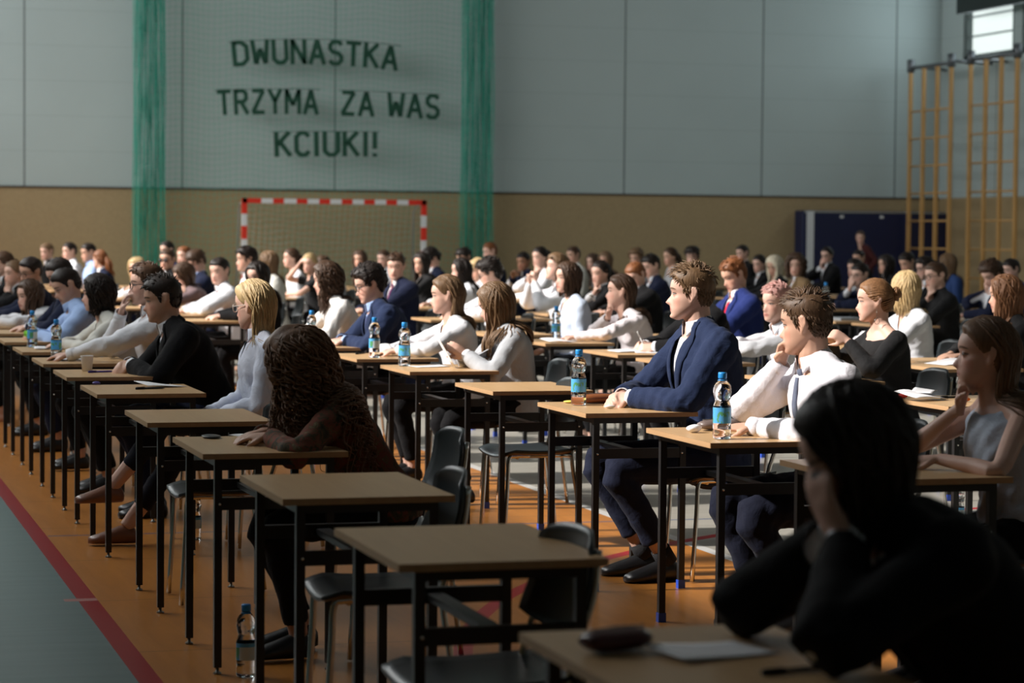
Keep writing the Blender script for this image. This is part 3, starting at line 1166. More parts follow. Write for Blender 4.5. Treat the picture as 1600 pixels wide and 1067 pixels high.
def solve_arms(r):
    """wrists, elbows and hand directions from the pose words"""
    P, s = r.P, r.s
    fe = P['edge']                     # x of the desk edge next to the sitter (person space)
    zt = H_TABLE
    out = {}
    for sd, word in ((1, P['pose'][0]), (-1, P['pose'][1])):
        hc, Rh, hs = r.hc, r.Rh, r.hs
        curl = .35
        pole = np.array([-.25, sd * .8, -.55])
        q = P.get('reach', .2)
        if word == 'desk':             # forearm along the desk
            W = np.array([fe + q, sd * .075, zt + .034])
            d, n = np.array([.8, -sd * .55, -.06]), np.array([.05, -sd * .25, -1])
            pole = np.array([-.3, sd * .75, -.1])
        elif word == 'clasp':          # hands folded in front on the desk
            W = np.array([fe + q, sd * .060, zt + .045])
            d, n = np.array([.75, -sd * .62, -.12]), np.array([.1, -sd * .75, -.65])
            curl = .55
            pole = np.array([-.3, sd * .75, -.2])
        elif word == 'cross':
            W = np.array([fe + .09, -sd * .05, zt + (.045 if sd > 0 else .075)])
            d, n = np.array([.2, -sd * 1.0, -.05]), np.array([0, 0, -1])
            pole = np.array([.2, sd * .9, -.3])
        elif word == 'write':
            W = np.array([fe + q, sd * .10, zt + .038])
            d, n = np.array([.8, -sd * .45, -.02]), np.array([.1, -sd * .85, -.55])
            curl = .75
            pole = np.array([-.3, sd * .75, -.2])
        elif word == 'hold':           # holding a sheet upright above the desk
            W = np.array([fe + q, sd * .05, zt + .07])
            d, n = np.array([.85, -sd * .1, .55]), np.array([.3, -sd * .9, 0])
            curl = .35
            pole = np.array([-.3, sd * .7, -.4])
        elif word == 'chin':
            W = hc + Rh @ (np.array([.075, sd * .020, -.190]) * hs)
            d, n = Rh @ np.array([-.10, -sd * .18, .95]), Rh @ np.array([-.75, -sd * .55, .1])
            curl = 1.25
            pole = np.array([.75, sd * .45, -.65])
        elif word == 'mouth':
            W = hc + Rh @ (np.array([.128, sd * .030, -.150]) * hs)
            d, n = Rh @ np.array([-.35, -sd * .25, .85]), Rh @ np.array([-.8, -sd * .3, -.2])
            curl = 1.0
            pole = np.array([.75, sd * .4, -.7])
        elif word == 'cheek':
            W = hc + Rh @ (np.array([.040, sd * .080, -.165]) * hs)
            d, n = Rh @ np.array([.10, -sd * .08, .95]), Rh @ np.array([-.25, -sd * .95, 0])
            curl = .45
            pole = np.array([.7, sd * .5, -.65])
        elif word == 'head':
            W = hc + Rh @ (np.array([.085, sd * .115, -.02]) * hs)
            d, n = Rh @ np.array([-.45, -sd * .35, .75]), Rh @ np.array([-.4, -sd * .9, -.2])
            curl = .4
            pole = np.array([.5, sd * .75, -.6])
        elif word == 'front':          # hand raised in front of the chest
            W = np.array([fe + .10, sd * .10, zt + .20])
            d, n = np.array([.75, -sd * .25, .45]), np.array([.2, -sd * .9, -.3])
            curl = .8
            pole = np.array([.1, sd * .6, -.8])
        elif word == 'praying':        # both elbows on the desk, fingers laced before the face
            W = hc + Rh @ (np.array([.205, sd * .045, -.165]) * hs)
            d, n = np.array([-.25, -sd * .55, .8]), np.array([-.1, -sd * .95, 0])
            curl = .9
            pole = np.array([.6, sd * .5, -.75])
        elif word == 'gesture':
            W = hc + np.array([.15, sd * .03, -.17]) * hs
            d, n = np.array([-.25, -sd * .1, .95]), np.array([-.9, -sd * .3, -.1])
            curl = .6
            pole = np.array([.7, sd * .3, -.75])
        elif word == 'eyes':           # face resting in the hand
            W = hc + Rh @ (np.array([.110, sd * .055, -.135]) * hs)
            d, n = Rh @ np.array([-.02, -sd * .08, .98]), Rh @ np.array([-.85, -sd * .4, 0])
            curl = .3
            pole = np.array([.6, sd * .5, -.75])
        else:                           # 'lap'
            W = np.array([.27, sd * .07, .63])
            d, n = np.array([.75, -sd * .6, -.15]), np.array([0, -sd * .2, -1])
            pole = np.array([-.6, sd * .7, -.3])
        if P.get('stand'):
            W = r.hip + np.array([.05, sd * .20, -.02])
            d, n = np.array([.1, 0, -1]), np.array([0, -sd, 0])
            pole = np.array([-.7, sd * .4, 0])
        E, W = ik(r.sh[sd], W, r.arm[0], r.arm[1], pole)
        if not P.get('stand') and word != 'lap':
            lim = zt + .052
            if E[2] < lim and E[0] > fe - .06 and word not in ('desk', 'clasp', 'write', 'cross', 'hold'): E[2] = lim
        out[sd] = (E, W, nrm(d), nrm(n), curl)
    return out


def solve_legs(r):
    P = r.P
    out = {}
    for sd in (1, -1):
        h = r.hip + np.array([.02, sd * .088, -.01])
        if P.get('stand'):
            k, a = h + np.array([.02, sd * .01, -.42]), np.array([0, sd * .1, .085])
        else:
            a = np.array([P.get('foot', (.36, .34))[0 if sd > 0 else 1], sd * P.get('stance', .11), P.get('lift', (.087, .087))[0 if sd > 0 else 1]])
            k, a = ik(h, a, .43 * r.s, .425 * r.s, np.array([1, sd * .12, .55]))
            k[2] = min(k[2], .60)
        out[sd] = (h, k, a)
    return out


def body_raw(r, arms, legs, fat):
    mb = MB()
    s = r.s
    m = r.sex == 'm'
    mb.loft(r.torso_rings(np.linspace(-.24, .97, 16)))
    # neck, rooted deep in the chest
    c, T, Fw, Sd = r.frame(.93)
    top = r.hc + r.Rh @ (np.array([-.020, 0, -.035]) * r.hs)
    k = .0555 if m else .0475
    mb.tube(catmull([c - T * .02, r.neck + T * .02, (r.neck + top) / 2 + np.array([0, 0, .01]), top], 3), np.interp(np.linspace(0, 1, 10), [0, .3, .6, 1], [k * 1.5, k * 1.08, k, k * 1.02]), 14)
    for sd in (1, -1):                  # shoulders slope up to the neck
        S = r.sh[sd]
        mb.tube([r.neck + (top - r.neck) * .15, (r.neck * .55 + S * .45) + T * (.018 if m else .010), S], [.040, .045 if m else .038, .055 if m else .047], 10)
        mb.ball(S, (.056 if m else .048) * s, 8)
    if not m:
        cb, T, Fw, Sd = r.frame(.64)
        for sd in (1, -1): mb.ball(cb + Fw * .062 + Sd * sd * .066, (.052, .058, .062), 8)
    HG = HEADS[r.sex] * r.hs
    mb.loft(HG @ r.Rh.T + r.hc)
    for sd in (1, -1):                  # eyeballs under the lids, and ears
        mb.ball(r.hc + r.Rh @ (np.array([.0735, sd * .0325, 0]) * r.hs), .0118 * r.hs, 7)
        ear = []
        for tt in np.linspace(-.15, 1.0, 9):
            a = PI * (1.18 - 1.45 * tt)
            ear.append([-.012 - .017 * math.cos(a) * (1 if a > 0 else .8) - .004, sd * (.0735 + .010 * (1 - tt)), .002 + .028 * math.sin(a) - .008 * (1 - math.sin(a)) * (tt > .5)])
        E = np.array([[-.006, sd * .070, -.032], [-.016, sd * .077, -.020], [-.028, sd * .084, .004], [-.026, sd * .086, .022], [-.012, sd * .083, .031], [.000, sd * .077, .022], [.002, sd * .073, .006]])
        E = catmull(E, 2) * r.hs
        mb.tube(E @ r.Rh.T + r.hc, .0052 * r.hs * fat, 6, round_caps=True)
        mb.tube(np.array([[-.006, sd * .070, -.03], [-.014, sd * .074, -.008], [-.012, sd * .075, .018]]) * r.hs @ r.Rh.T + r.hc, np.array([.006, .011, .011]) * r.hs, 8, round_caps=True)
    for sd in (1, -1):
        E, W, d, n, curl = arms[sd]
        S = r.sh[sd]
        f = 1 if m else .86
        mb.tube(catmull([S, S * .55 + E * .45, E, E * .62 + W * .38, W], 3), np.interp(np.linspace(0, 1, 13), [0, .25, .5, .62, 1], [.054 * f, .046 * f, .038 * f, .041 * f, .025 * f]) * s, 10)
        hand(mb, W, d, n, sd, curl, (1.0 if m else .90) * (.5 + .5 * s), fat)
    for sd in (1, -1):
        h, kn, a = legs[sd]
        f = 1 if m else .95
        mb.tube(catmull([h, h * .5 + kn * .5, kn, kn * .65 + a * .35, a], 3), np.interp(np.linspace(0, 1, 13), [0, .25, .5, .66, 1], [.088 * f, .076 * f, .055 * f, .053 * f, .036 * f]), 10)
        foot(mb, a, sd * 6, 0, .95 if m else .85)
    return mb


def arm_sleeve(mb, r, arms, infl, end=1.0, cuff=.036, shoulder=0.0):
    s = r.s
    f = 1 if r.sex == 'm' else .86
    for sd in (1, -1):
        E, W, d, n, curl = arms[sd]
        S = r.sh[sd]
        pts = catmull([S + (r.neck - S) * .22, S, S * .55 + E * .45, E, E * .62 + W * .38, W + (W - E) * -.04], 4)
        rad = np.interp(np.linspace(0, 1, len(pts)), [0, .2, .4, .6, .72, 1], [.050 * f + shoulder, .056 * f + shoulder, .050 * f, .044 * f, .046 * f, cuff - infl]) * s + infl
        if end < 1:
            m_ = max(6, int(len(pts) * (.2 + .8 * end)))
            pts, rad = pts[:m_], rad[:m_]
        mb.tube(pts, rad, 12)


def top_raw(r, arms, kind, infl):
    """shirt / jacket / blouse volumes"""
    mb = MB()
    if kind == 'jacket':
        ts = np.linspace(-.22, .95, 16)
        mb.loft(r.torso_rings(ts, infl, infl + .004))
        c, T, Fw, Sd = r.frame(.90)
        for sd in (1, -1):
            S = r.sh[sd]
            mb.tube([r.neck + T * .012 - Fw * .006, (r.neck * .55 + S * .45) + T * (.020 if r.sex == 'm' else .012), S + Sd * sd * .010], [.056, .060, .066] if r.sex == 'm' else [.050, .054, .058], 12)
            mb.ball(S + Sd * sd * .004, (.062 if r.sex == 'm' else .054) * r.s + infl * .6, 8)
        arm_sleeve(mb, r, arms, infl, 1.0, .046, .004)
    else:
        end = r.P.get('sleeve', 1.0)
        hi = {'boat': .90, 'tee': .93}.get(kind, .955)
        mb.loft(r.torso_rings(np.linspace(-.10, hi, 16), infl, infl))
        c, T, Fw, Sd = r.frame(.90)
        for sd in (1, -1):
            S = r.sh[sd]
            if kind != 'boat' and end > 0: mb.tube([r.neck + T * (.008 if kind == 'shirt' else -.02) - Fw * .004, (r.neck * .55 + S * .45) + T * (.018 if r.sex == 'm' else .010), S], np.array([.044, .047, .056]) * (1 if r.sex == 'm' else .88) + infl * .8, 12)
            if end > 0: mb.ball(S, (.058 if r.sex == 'm' else .050) * r.s + infl * .7, 8)
        if r.sex == 'f':
            cb, T, Fw, Sd = r.frame(.64)
            for sd in (1, -1): mb.ball(cb + Fw * .062 + Sd * sd * .064, np.array([.052, .064, .070]) + infl, 8)
        if end > 0: arm_sleeve(mb, r, arms, infl, end, .036 if end >= 1 else .05)
    return mb


def trousers_raw(r, legs, hem):
    mb = MB()
    mb.loft(r.torso_rings(np.linspace(-.24, .04, 6), .004, .004))
    for sd in (1, -1):
        h, kn, a = legs[sd]
        f = 1 if r.sex == 'm' else .93
        e = a + (kn - a) * hem
        mb.tube(catmull([h, h * .5 + kn * .5, kn, kn * .62 + e * .38, e], 3), np.interp(np.linspace(0, 1, 13), [0, .25, .5, .66, 1], [.098 * f, .086 * f, .067 * f, .064 * f, (.058 if r.sex == 'm' else .046)]), 12)
    return mb


# ---- hair ------------------------------------------------------------------
def hairline(phi, style):
    """lowest z (head space) covered at angle phi from the front (degrees)"""
    if style in ('long', 'tied'):
        return np.interp(phi, [0, 30, 50, 65, 80, 95, 110, 140, 180], [.074, .070, .050, .022, .004, .006, -.03, -.075, -.085])
    return np.interp(phi, [0, 30, 48, 60, 70, 80, 90, 102, 112, 135, 180], [.066, .064, .052, .028, -.006, -.008, .028, .020, -.022, -.062, -.072])


def hair_mesh(r, P, lod):
    st = P['hair']
    hs, Rh, hc = r.hs, r.Rh, r.hc
    rng = np.random.default_rng(P['id'] * 7 + 3)
    HG = HEADS[r.sex]
    nz, na = HG.shape[:2]
    fam = 'tied' if st in ('bun', 'tail') else ('long' if st in ('long', 'curlylong', 'bob', 'slick') and st != 'slick' else 'short')
    phi = np.degrees(np.abs(np.arctan2(HG[..., 1], HG[..., 0] + .004)))
    z = HG[..., 2]
    hl = hairline(phi, fam)
    w = np.clip((z - hl + .006) / .018, 0, 1)
    w = w * w * (3 - 2 * w)
    k = rng.normal(0, 1, (5, 3)) * 55
    ph = rng.uniform(0, 6, 5)
    d = sum(np.sin(HG @ kk + p) for kk, p in zip(k, ph)) / 5
    topz = np.clip((z - .03) / .06, 0, 1)
    thick = {'short': .004 + .011 * topz, 'quiff': .004 + .017 * topz, 'mop': .012 + .016 * topz, 'curly': .024 + .014 * topz,
             'buzz': .005 + .004 * topz, 'long': .011 + .010 * topz, 'curlylong': (.022 + .012 * topz) * P.get('vol', 1), 'bob': .013 + .010 * topz, 'bun': .006 + .006 * topz, 'tail': .006 + .007 * topz, 'slick': .008 + .008 * topz}[st]
    off = np.where(w > 0, thick * (1 + .25 * d) * w - .004 * (1 - w), -.004)
    nv = HG - np.array([-.002, 0, .01])
    nv = nv / np.linalg.norm(nv, axis=-1)[..., None]
    G = HG + nv * off[..., None]
    mb = MB()
    idx = -np.ones((nz, na), int)
    V, F = [], []
    use = w > 0
    fm = np.zeros((nz - 1, na), bool)
    for j in range(na):
        jn = (j + 1) % na
        fm[:, j] = use[:-1, j] | use[1:, j] | use[:-1, jn] | use[1:, jn]
    step = 1 if lod < 2 else 2
    GG, FM = G, fm
    vid = {}

    def gv(i, j):
        q = (i, j % na)
        if q not in vid:
            vid[q] = len(V)
            V.append(GG[q])
        return vid[q]
    for i in range(0, nz - 1, step):
        for j in range(0, na, step):
            if FM[min(i, nz - 2), j]:
                i2 = min(i + step, nz - 1)
                F.append((gv(i, j), gv(i, j + step), gv(i2, j + step), gv(i2, j)))
    mb.add(np.array(V) * hs @ Rh.T + hc, F)
    # locks
    cen, rad = np.array([-.001, 0, .018]), np.array([.0965, .0765, .098])
    Rt = Rh.T
    grav = Rt @ np.array([0, 0, -1.0])
    cnt = {0: 1.0, 1: .55, 2: .2}[lod]
    fat = {0: 1.0, 1: 1.35, 2: 2.3}[lod]

    def E(dv, h=0.0):
        return cen + nrm(dv) * (rad + h)

    def dirv(p, el):
        p, el = math.radians(p), math.radians(el)
        return np.array([math.cos(p) * math.cos(el), math.sin(p) * math.cos(el), math.sin(el)])

    cb, Tb, Fb, Sb = r.frame(.82)

    def collide(pw, m=.0):
        """keep a world-ish point outside the shoulders, the upper arms' roots and the desk top"""
        q = pw - cb
        l = np.array([q @ Fb, q @ Sb, q @ Tb])
        ax = (np.array([.118, .200, .088]) if r.sex == 'f' else np.array([.128, .220, .095])) + m + (.012 if P.get('jacketed') else 0)
        e = l / ax
        n_ = np.linalg.norm(e)
        if n_ < 1 and l[2] > -.30:
            e = np.array([e[0] - (.10 if abs(Tb[0]) < .3 and e[0] < .25 else .0) + (.10 if e[0] > .25 and not P.get('back') else 0) - (.14 if P.get('back') else 0), e[1] * .82, e[2] * .9])
            target = e / (np.linalg.norm(e) + 1e-6) * ax
            if np.linalg.norm(e) < 1: pw = cb + Fb * target[0] + Sb * target[1] + Tb * target[2]
        return pw

    def lock(pts, r0, r1=None, world=False):
        pts = np.asarray(pts)
        n_ = len(pts)
        t = np.linspace(0, 1, n_)
        rr = r0 * np.interp(t, [0, .12, .6, 1], [.45, 1, .95, .22]) * fat
        q = pts if world else pts * hs @ Rh.T + hc
        mb.tube(q, rr, 5 if lod else 6)
    if st in ('short', 'quiff', 'mop', 'buzz', 'slick'):
        n_ = int({'short': 760, 'quiff': 820, 'mop': 720, 'buzz': 300, 'slick': 600}[st] * cnt * (1.7 if lod == 0 else 1))
        Lt = {'short': .030, 'quiff': .048, 'mop': .062, 'buzz': .012, 'slick': .055}[st]
        Ls = {'short': .016, 'quiff': .018, 'mop': .045, 'buzz': .010, 'slick': .03}[st]
        lift = P.get('lift_hair', {'short': .45, 'quiff': .72, 'mop': .38, 'buzz': .3, 'slick': .2}[st])
        Lt = P.get('lt', Lt)
        sweep = P.get('sweep', -.35)
        for _ in range(n_):
            p = rng.uniform(-180, 180)
            el = math.degrees(math.asin(rng.uniform(-.62, 1)))
            dv = dirv(p, el)
            q = E(dv)
            hlz = float(hairline(abs(p), 'short'))
            if q[2] < hlz + .004: continue
            tz = max(0, min(1, (q[2] - .050) / .040))
            tz = tz * tz * (3 - 2 * tz)
            sgn = 1 if dv[1] > 0 else -1
            nn = nrm(dv / rad)
            if st == 'quiff': gt = np.array([.55 if q[0] > 0 else .1, sweep, .0])
            elif st == 'slick': gt = np.array([-.9, .1 * sgn, 0])
            elif st == 'mop': gt = np.array([.55 * (1 if q[0] > -.02 else -.8), .5 * sgn, -.4])
            else: gt = np.array([.55, .3 * sgn + sweep * .4, -.1])
            gs = np.array([-.45 if abs(p) > 60 else .1, .0, -.85])
            g_ = gt * tz + gs * (1 - tz) + rng.normal(0, .11, 3)
            tg = nrm(g_ - nn * (g_ @ nn))
            L = (Lt * tz + Ls * (1 - tz)) * rng.uniform(.7, 1.25)
            lf = (lift * tz + .10 * (1 - tz)) * rng.uniform(.75, 1.2)
            pos = E(dv, -.002)
            pts = [pos]
            for i in range(5):
                t = i / 5
                v = nrm(nn * lf * (1 - t * 1.05) * 1.6 + tg * (.35 + t) + np.array([0, 0, -.25 * t]))
                pos = pos + v * L / 5
                e = (pos - cen) / (rad + .003)
                ne = np.linalg.norm(e)
                if ne < 1: pos = cen + (pos - cen) / ne
                pts.append(pos)
            if abs(p) < 75 and st != 'mop' and pts[-1][2] < hlz + .002: continue
            lock(pts, rng.uniform(.0024, .0042) * (.78 if lod == 0 else 1))
    elif st == 'curly':
        for _ in range(int(620 * cnt)):
            p = rng.uniform(-180, 180)
            el = math.degrees(math.asin(rng.uniform(-.5, 1)))
            dv = dirv(p, el)
            q = E(dv)
            if q[2] < float(hairline(abs(p), 'short')) + .006: continue
            tz = max(0, min(1, (q[2] - .02) / .07))
            a1 = nrm(np.cross(dv, rng.normal(0, 1, 3)))
            a2 = np.cross(dv, a1)
            R0 = rng.uniform(.008, .014)
            base = E(dv, .014 + .016 * tz + rng.uniform(0, .012))
            pts = [base + (a1 * math.cos(t) + a2 * math.sin(t)) * R0 + dv * (t - 2) * .0035 for t in np.linspace(0, 4.6, 9)]
            lock(pts, rng.uniform(.0028, .0044))
    if st in ('long', 'bob', 'curlylong'):
        n_ = int({'long': 460, 'bob': 440, 'curlylong': 560}[st] * cnt)
        drop = {'long': P.get('hlen', .34), 'bob': P.get('hlen', .13), 'curlylong': P.get('hlen', .42)}[st]
        wave = P.get('wave', .004)
        side = P.get('part', .012)
        for _ in range(n_):
            p = rng.uniform(118 if P.get('back') else 54, 180) * (1 if rng.random() < .5 else -1)
            el1 = rng.uniform(-30, -12)
            d0 = nrm(np.array([rng.uniform(-.75, .72), side * 8 * .1 + .10 * np.sign(p), 1.0]))
            d1 = dirv(p, el1)
            lay = rng.uniform(0, 1)
            h0 = (.009 + .015 * lay) * (1.5 if st == 'curlylong' else 1) * P.get('vol', 1)
            pts = []
            for t in np.linspace(0, 1, 8):
                pts.append(E(d0 * (1 - t) + d1 * t, h0 * (.75 + .35 * t)))
            q = np.array([x * hs @ Rh.T + hc for x in pts])
            pos = q[-1]
            v = nrm(q[-1] - q[-2])
            L = drop * rng.uniform(.78, 1.08)
            ns = max(4, int(L / .03))
            res = list(q)
            out0 = nrm(np.array([d1[0], d1[1], 0]) @ Rh.T)
            for i in range(ns):
                v = nrm(v * .55 + np.array([0, 0, -1.0]) * .55 - out0 * ((.10 if i < 3 else .02) if not P.get('vol') else -.10))
                old = pos
                pos = collide(pos + v * L / ns, .012 * lay)
                v = nrm(pos - old)
                if pos[2] < H_TABLE + .02 and pos[0] > P['edge'] - .02: break
                res.append(pos)
            res = np.array(res)
            m_ = len(res)
            amp = np.interp(np.linspace(0, 1, m_), [0, .35, 1], [0, .6, 1.3]) * wave
            f0, p0 = (rng.uniform(.5, .8), rng.uniform(0, 6)) if st != 'curlylong' else (rng.uniform(.8, 1.7), rng.uniform(0, 6))
            if st == 'curlylong':
                res = catmull(res, 3)
                m_ = len(res)
                amp = np.interp(np.linspace(0, 1, m_), [0, .2, .5, 1], [0.1, .6, 1.1, 1.3]) * wave
                f0 /= 2.2
            i_ = np.arange(m_)
            res = res + np.outer(amp * np.sin(i_ * f0 * 1.6 + p0), Sb) + np.outer(amp * np.cos(i_ * f0 * 1.6 + p0), Fb)
            lock(res, rng.uniform(.0036, .0062) * (.8 if st == 'curlylong' else 1), world=True)
    if st in ('bun', 'tail'):
        tie = dirv(180, P.get('tie', 8))
        for _ in range(int(420 * cnt)):
            p = rng.uniform(0, 178) * (1 if rng.random() < .5 else -1)
            hlz = float(hairline(abs(p), 'tied')) + .004
            el = math.degrees(math.asin(max(-.9, min(.95, (hlz - cen[2]) / rad[2])))) + rng.uniform(0, 20) * (rng.random() < .6)
            d0 = dirv(p, el)
            pts = []
            for t in np.linspace(0, 1, 9):
                dd = d0 * (1 - t) + tie * t
                if np.linalg.norm(dd) < .25: dd = dd + np.array([0, 0, .5])
                pts.append(E(dd, .003 + .009 * math.sin(t * PI * .8)))
            lock(pts, rng.uniform(.0026, .0042))
        bc = E(tie, .022)
        if st == 'bun':
            for k_ in range(int(70 * max(cnt, .3))):
                ax = nrm(rng.normal(0, 1, 3) * np.array([1, .5, .5]))
                a1 = nrm(np.cross(ax, rng.normal(0, 1, 3)))
                a2 = np.cross(ax, a1)
                R0 = rng.uniform(.020, .036)
                t0 = rng.uniform(0, 6)
                lock([bc + (a1 * math.cos(t) * R0 + a2 * math.sin(t) * R0) * np.array([.8, 1, 1]) for t in np.linspace(t0, t0 + 2.6, 8)], .0062)
            q = MB()
            mb.ball(bc * hs @ Rh.T + hc, .028 * hs, 8)
        else:
            L = P.get('hlen', .26)
            for k_ in range(int(80 * max(cnt, .3))):
                o_ = rng.normal(0, .010, 3)
                pos = (E(tie, .006) + o_ * .5) * hs @ Rh.T + hc
                v = nrm(Rh @ np.array([-1, 0, .15]))
                res = [pos]
                LL = L * rng.uniform(.75, 1.1)
                for i in range(9):
                    v = nrm(v * .55 + np.array([0, 0, -1]) * .5 + rng.normal(0, .05, 3))
                    pos = collide(pos + v * LL / 9)
                    res.append(pos)
                res = np.array(res) + np.outer(np.sin(np.linspace(0, PI, 10)), rng.normal(0, .014, 3))
                lock(res, .0065, world=True)
    return mb


# ---- small worn things --------------------------------------------------------
def glasses_mesh(r, dark=False):
    mb = MB()
    for sd in (1, -1):
        pts = []
        for a in np.linspace(0, 2 * PI, 17):
            pts.append([.101 - .014 * abs(math.cos(a)) * (math.cos(a) * sd > 0) * .6 - .002, sd * .0335 + .0235 * np.sign(math.cos(a)) * abs(math.cos(a)) ** .7, -.004 + .0185 * np.sign(math.sin(a)) * abs(math.sin(a)) ** .7])
        mb.tube(np.array(pts) * r.hs @ r.Rh.T + r.hc, .0021, 6, cap=False)
        tp = np.array([[.093, sd * .057, .004], [.070, sd * .0735, .005], [.0, sd * .0785, .006], [-.020, sd * .079, -.006]])
        mb.tube(tp * r.hs @ r.Rh.T + r.hc, .0018, 6)
        if dark:
            c = np.array([.099, sd * .0335, -.004]) * r.hs
            a = np.arange(14) * 2 * PI / 14
            rr = [np.stack([np.full(14, .0 + x), .022 * np.cos(a), .017 * np.sin(a)], 1) + c for x in (-.001, .001)]
            mb.loft([q @ r.Rh.T + r.hc for q in rr])
    mb.tube(np.array([[.100, .011, .002], [.105, 0, .005], [.100, -.011, .002]]) * r.hs @ r.Rh.T + r.hc, .0018, 6)
    return mb


def band_round(c, axis, rad, wd, th, up=(0, 0, 1), flat=1.0, n=20):
    """a ring round a limb"""
    mb = MB()
    axis = nrm(axis)
    a0 = np.asarray(up, float)
    if abs(a0 @ axis) > .9: a0 = np.array([1.0, 0, 0])
    a = nrm(a0 - axis * (a0 @ axis))
    b = np.cross(axis, a)
    rings = []
    for du, dr in ((-wd / 2, 0), (-wd / 2, th), (wd / 2, th), (wd / 2, 0), (-wd / 2, 0)):
        rings.append([c + axis * du + (a * math.cos(t) * (rad + dr) + b * math.sin(t) * (rad + dr) * flat) for t in np.arange(n) * 2 * PI / n])
    mb.loft(np.array(rings), cap=False)
    return mb

# ------------------------------------------------------------------ who sits where
# id: head position across / along the hall, height of the crown
POS = {1: (1.88, 24, 1.298), 2: (1.9, 23, 1.219), 3: (1.84, 20.6, 1.293), 4: (1.72, 19.4, 1.121), 5: (1.85, 18.3, 1.315), 6: (1.76, 16.95, 1.264), 7: (1.81, 15.6, 1.24), 8: (1.94, 14.25, 1.34), 9: (1.85, 12.98, 1.292), 10: (3.35, 35, 1.327), 11: (3.52, 33.6, 1.345), 12: (3.62, 32.2, 1.346), 13: (3.60, 30.8, 1.259), 14: (4.76, 33, 1.375), 15: (3.97, 27.5, 1.313), 16: (4.54, 30, 1.327), 17: (3.99, 25.5, 1.33), 18: (3.56, 27, 1.215), 19: (3.63, 24, 1.207), 20: (3.65, 22, 1.281), 21: (4.25, 24, 1.375), 22: (3.74, 20.6, 1.255), 23: (2.10, 11.65, 1.283), 24: (4.84, 26, 1.303), 25: (5.68, 29, 1.311), 26: (5.6, 27.5, 1.265), 27: (6.18, 29.5, 1.231), 28: (3.66, 17.35, 1.303), 29: (3.66, 15.95, 1.315), 30: (7.42, 33, 1.262), 31: (7.41, 31.5, 1.284), 32: (5.29, 22, 1.338), 33: (6.79, 27, 1.291), 34: (7.3, 28.5, 1.349), 35: (6.45, 24, 1.254), 36: (8.16, 30.2, 1.342), 37: (3.82, 14.55, 1.251), 38: (5.86, 20.8, 1.308), 39: (7.58, 27.4, 1.233), 40: (3.76, 13.23, 1.244), 41: (9.01, 32, 1.394), 42: (9.04, 30.5, 1.279), 43: (8.05, 26.5, 1.362), 44: (6.54, 21, 1.349), 45: (10.2, 32, 1.35), 46: (5.63, 17.8, 1.302), 47: (10.97, 33.5, 1.234), 48: (10.83, 32.5, 1.27), 49: (7.35, 22.2, 1.257), 50: (5.58, 16.4, 1.235), 51: (11.11, 32, 1.33), 52: (7.47, 21.5, 1.267), 53: (8.86, 25, 1.317), 54: (10.89, 30, 1.345), 55: (10.82, 29, 1.385), 56: (3.78, 10.13, 1.398), 57: (6.76, 17.2, 1.359), 58: (13.28, 33.5, 1.379), 59: (11.93, 29.5, 1.264), 60: (11.32, 27.5, 1.275), 61: (10.12, 24, 1.334), 62: (5.7, 13.8, 1.241), 63: (3.7, 8.66, 1.322), 64: (13.75, 31.5, 1.36), 65: (17.87, 39.5, 1.605), 66: (14.91, 33, 1.318), 67: (13.05, 29, 1.235), 68: (10.64, 23.5, 1.242), 69: (13.02, 28, 1.287), 70: (5.52, 12.0, 1.288), 71: (7.27, 15.3, 1.283), 72: (12.6, 26.5, 1.339), 73: (11.43, 23.6, 1.319), 74: (9.45, 19.3, 1.306), 75: (13.37, 27, 1.315), 76: (10.61, 20.5, 1.319), 77: (12.65, 24, 1.294), 78: (7.13, 13.6, 1.288), 79: (3.76, 7.3, 1.255), 80: (1.84, 4.07, 1.258), 81: (1.71, 8.57, 1.167), 82: (5.58, 14.85, 1.317)}

DK, BR, LB, BL, GI, PL = (.014, .009, .007), (.055, .029, .016), (.14, .082, .042), (.42, .30, .15), (.17, .062, .022), (.62, .55, .42)
BLACK, NAVY, BLUE, ROYAL, WHITE, SKY, CREAM, GREY = (.0055, .0055, .0065), (.010, .014, .036), (.018, .029, .072), (.016, .028, .13), (.74, .75, .79), (.33, .46, .74), (.60, .59, .54), (.40, .415, .44)
FAIR, WARM, TAN = (.66, .43, .34), (.58, .36, .26), (.36, .19, .11)

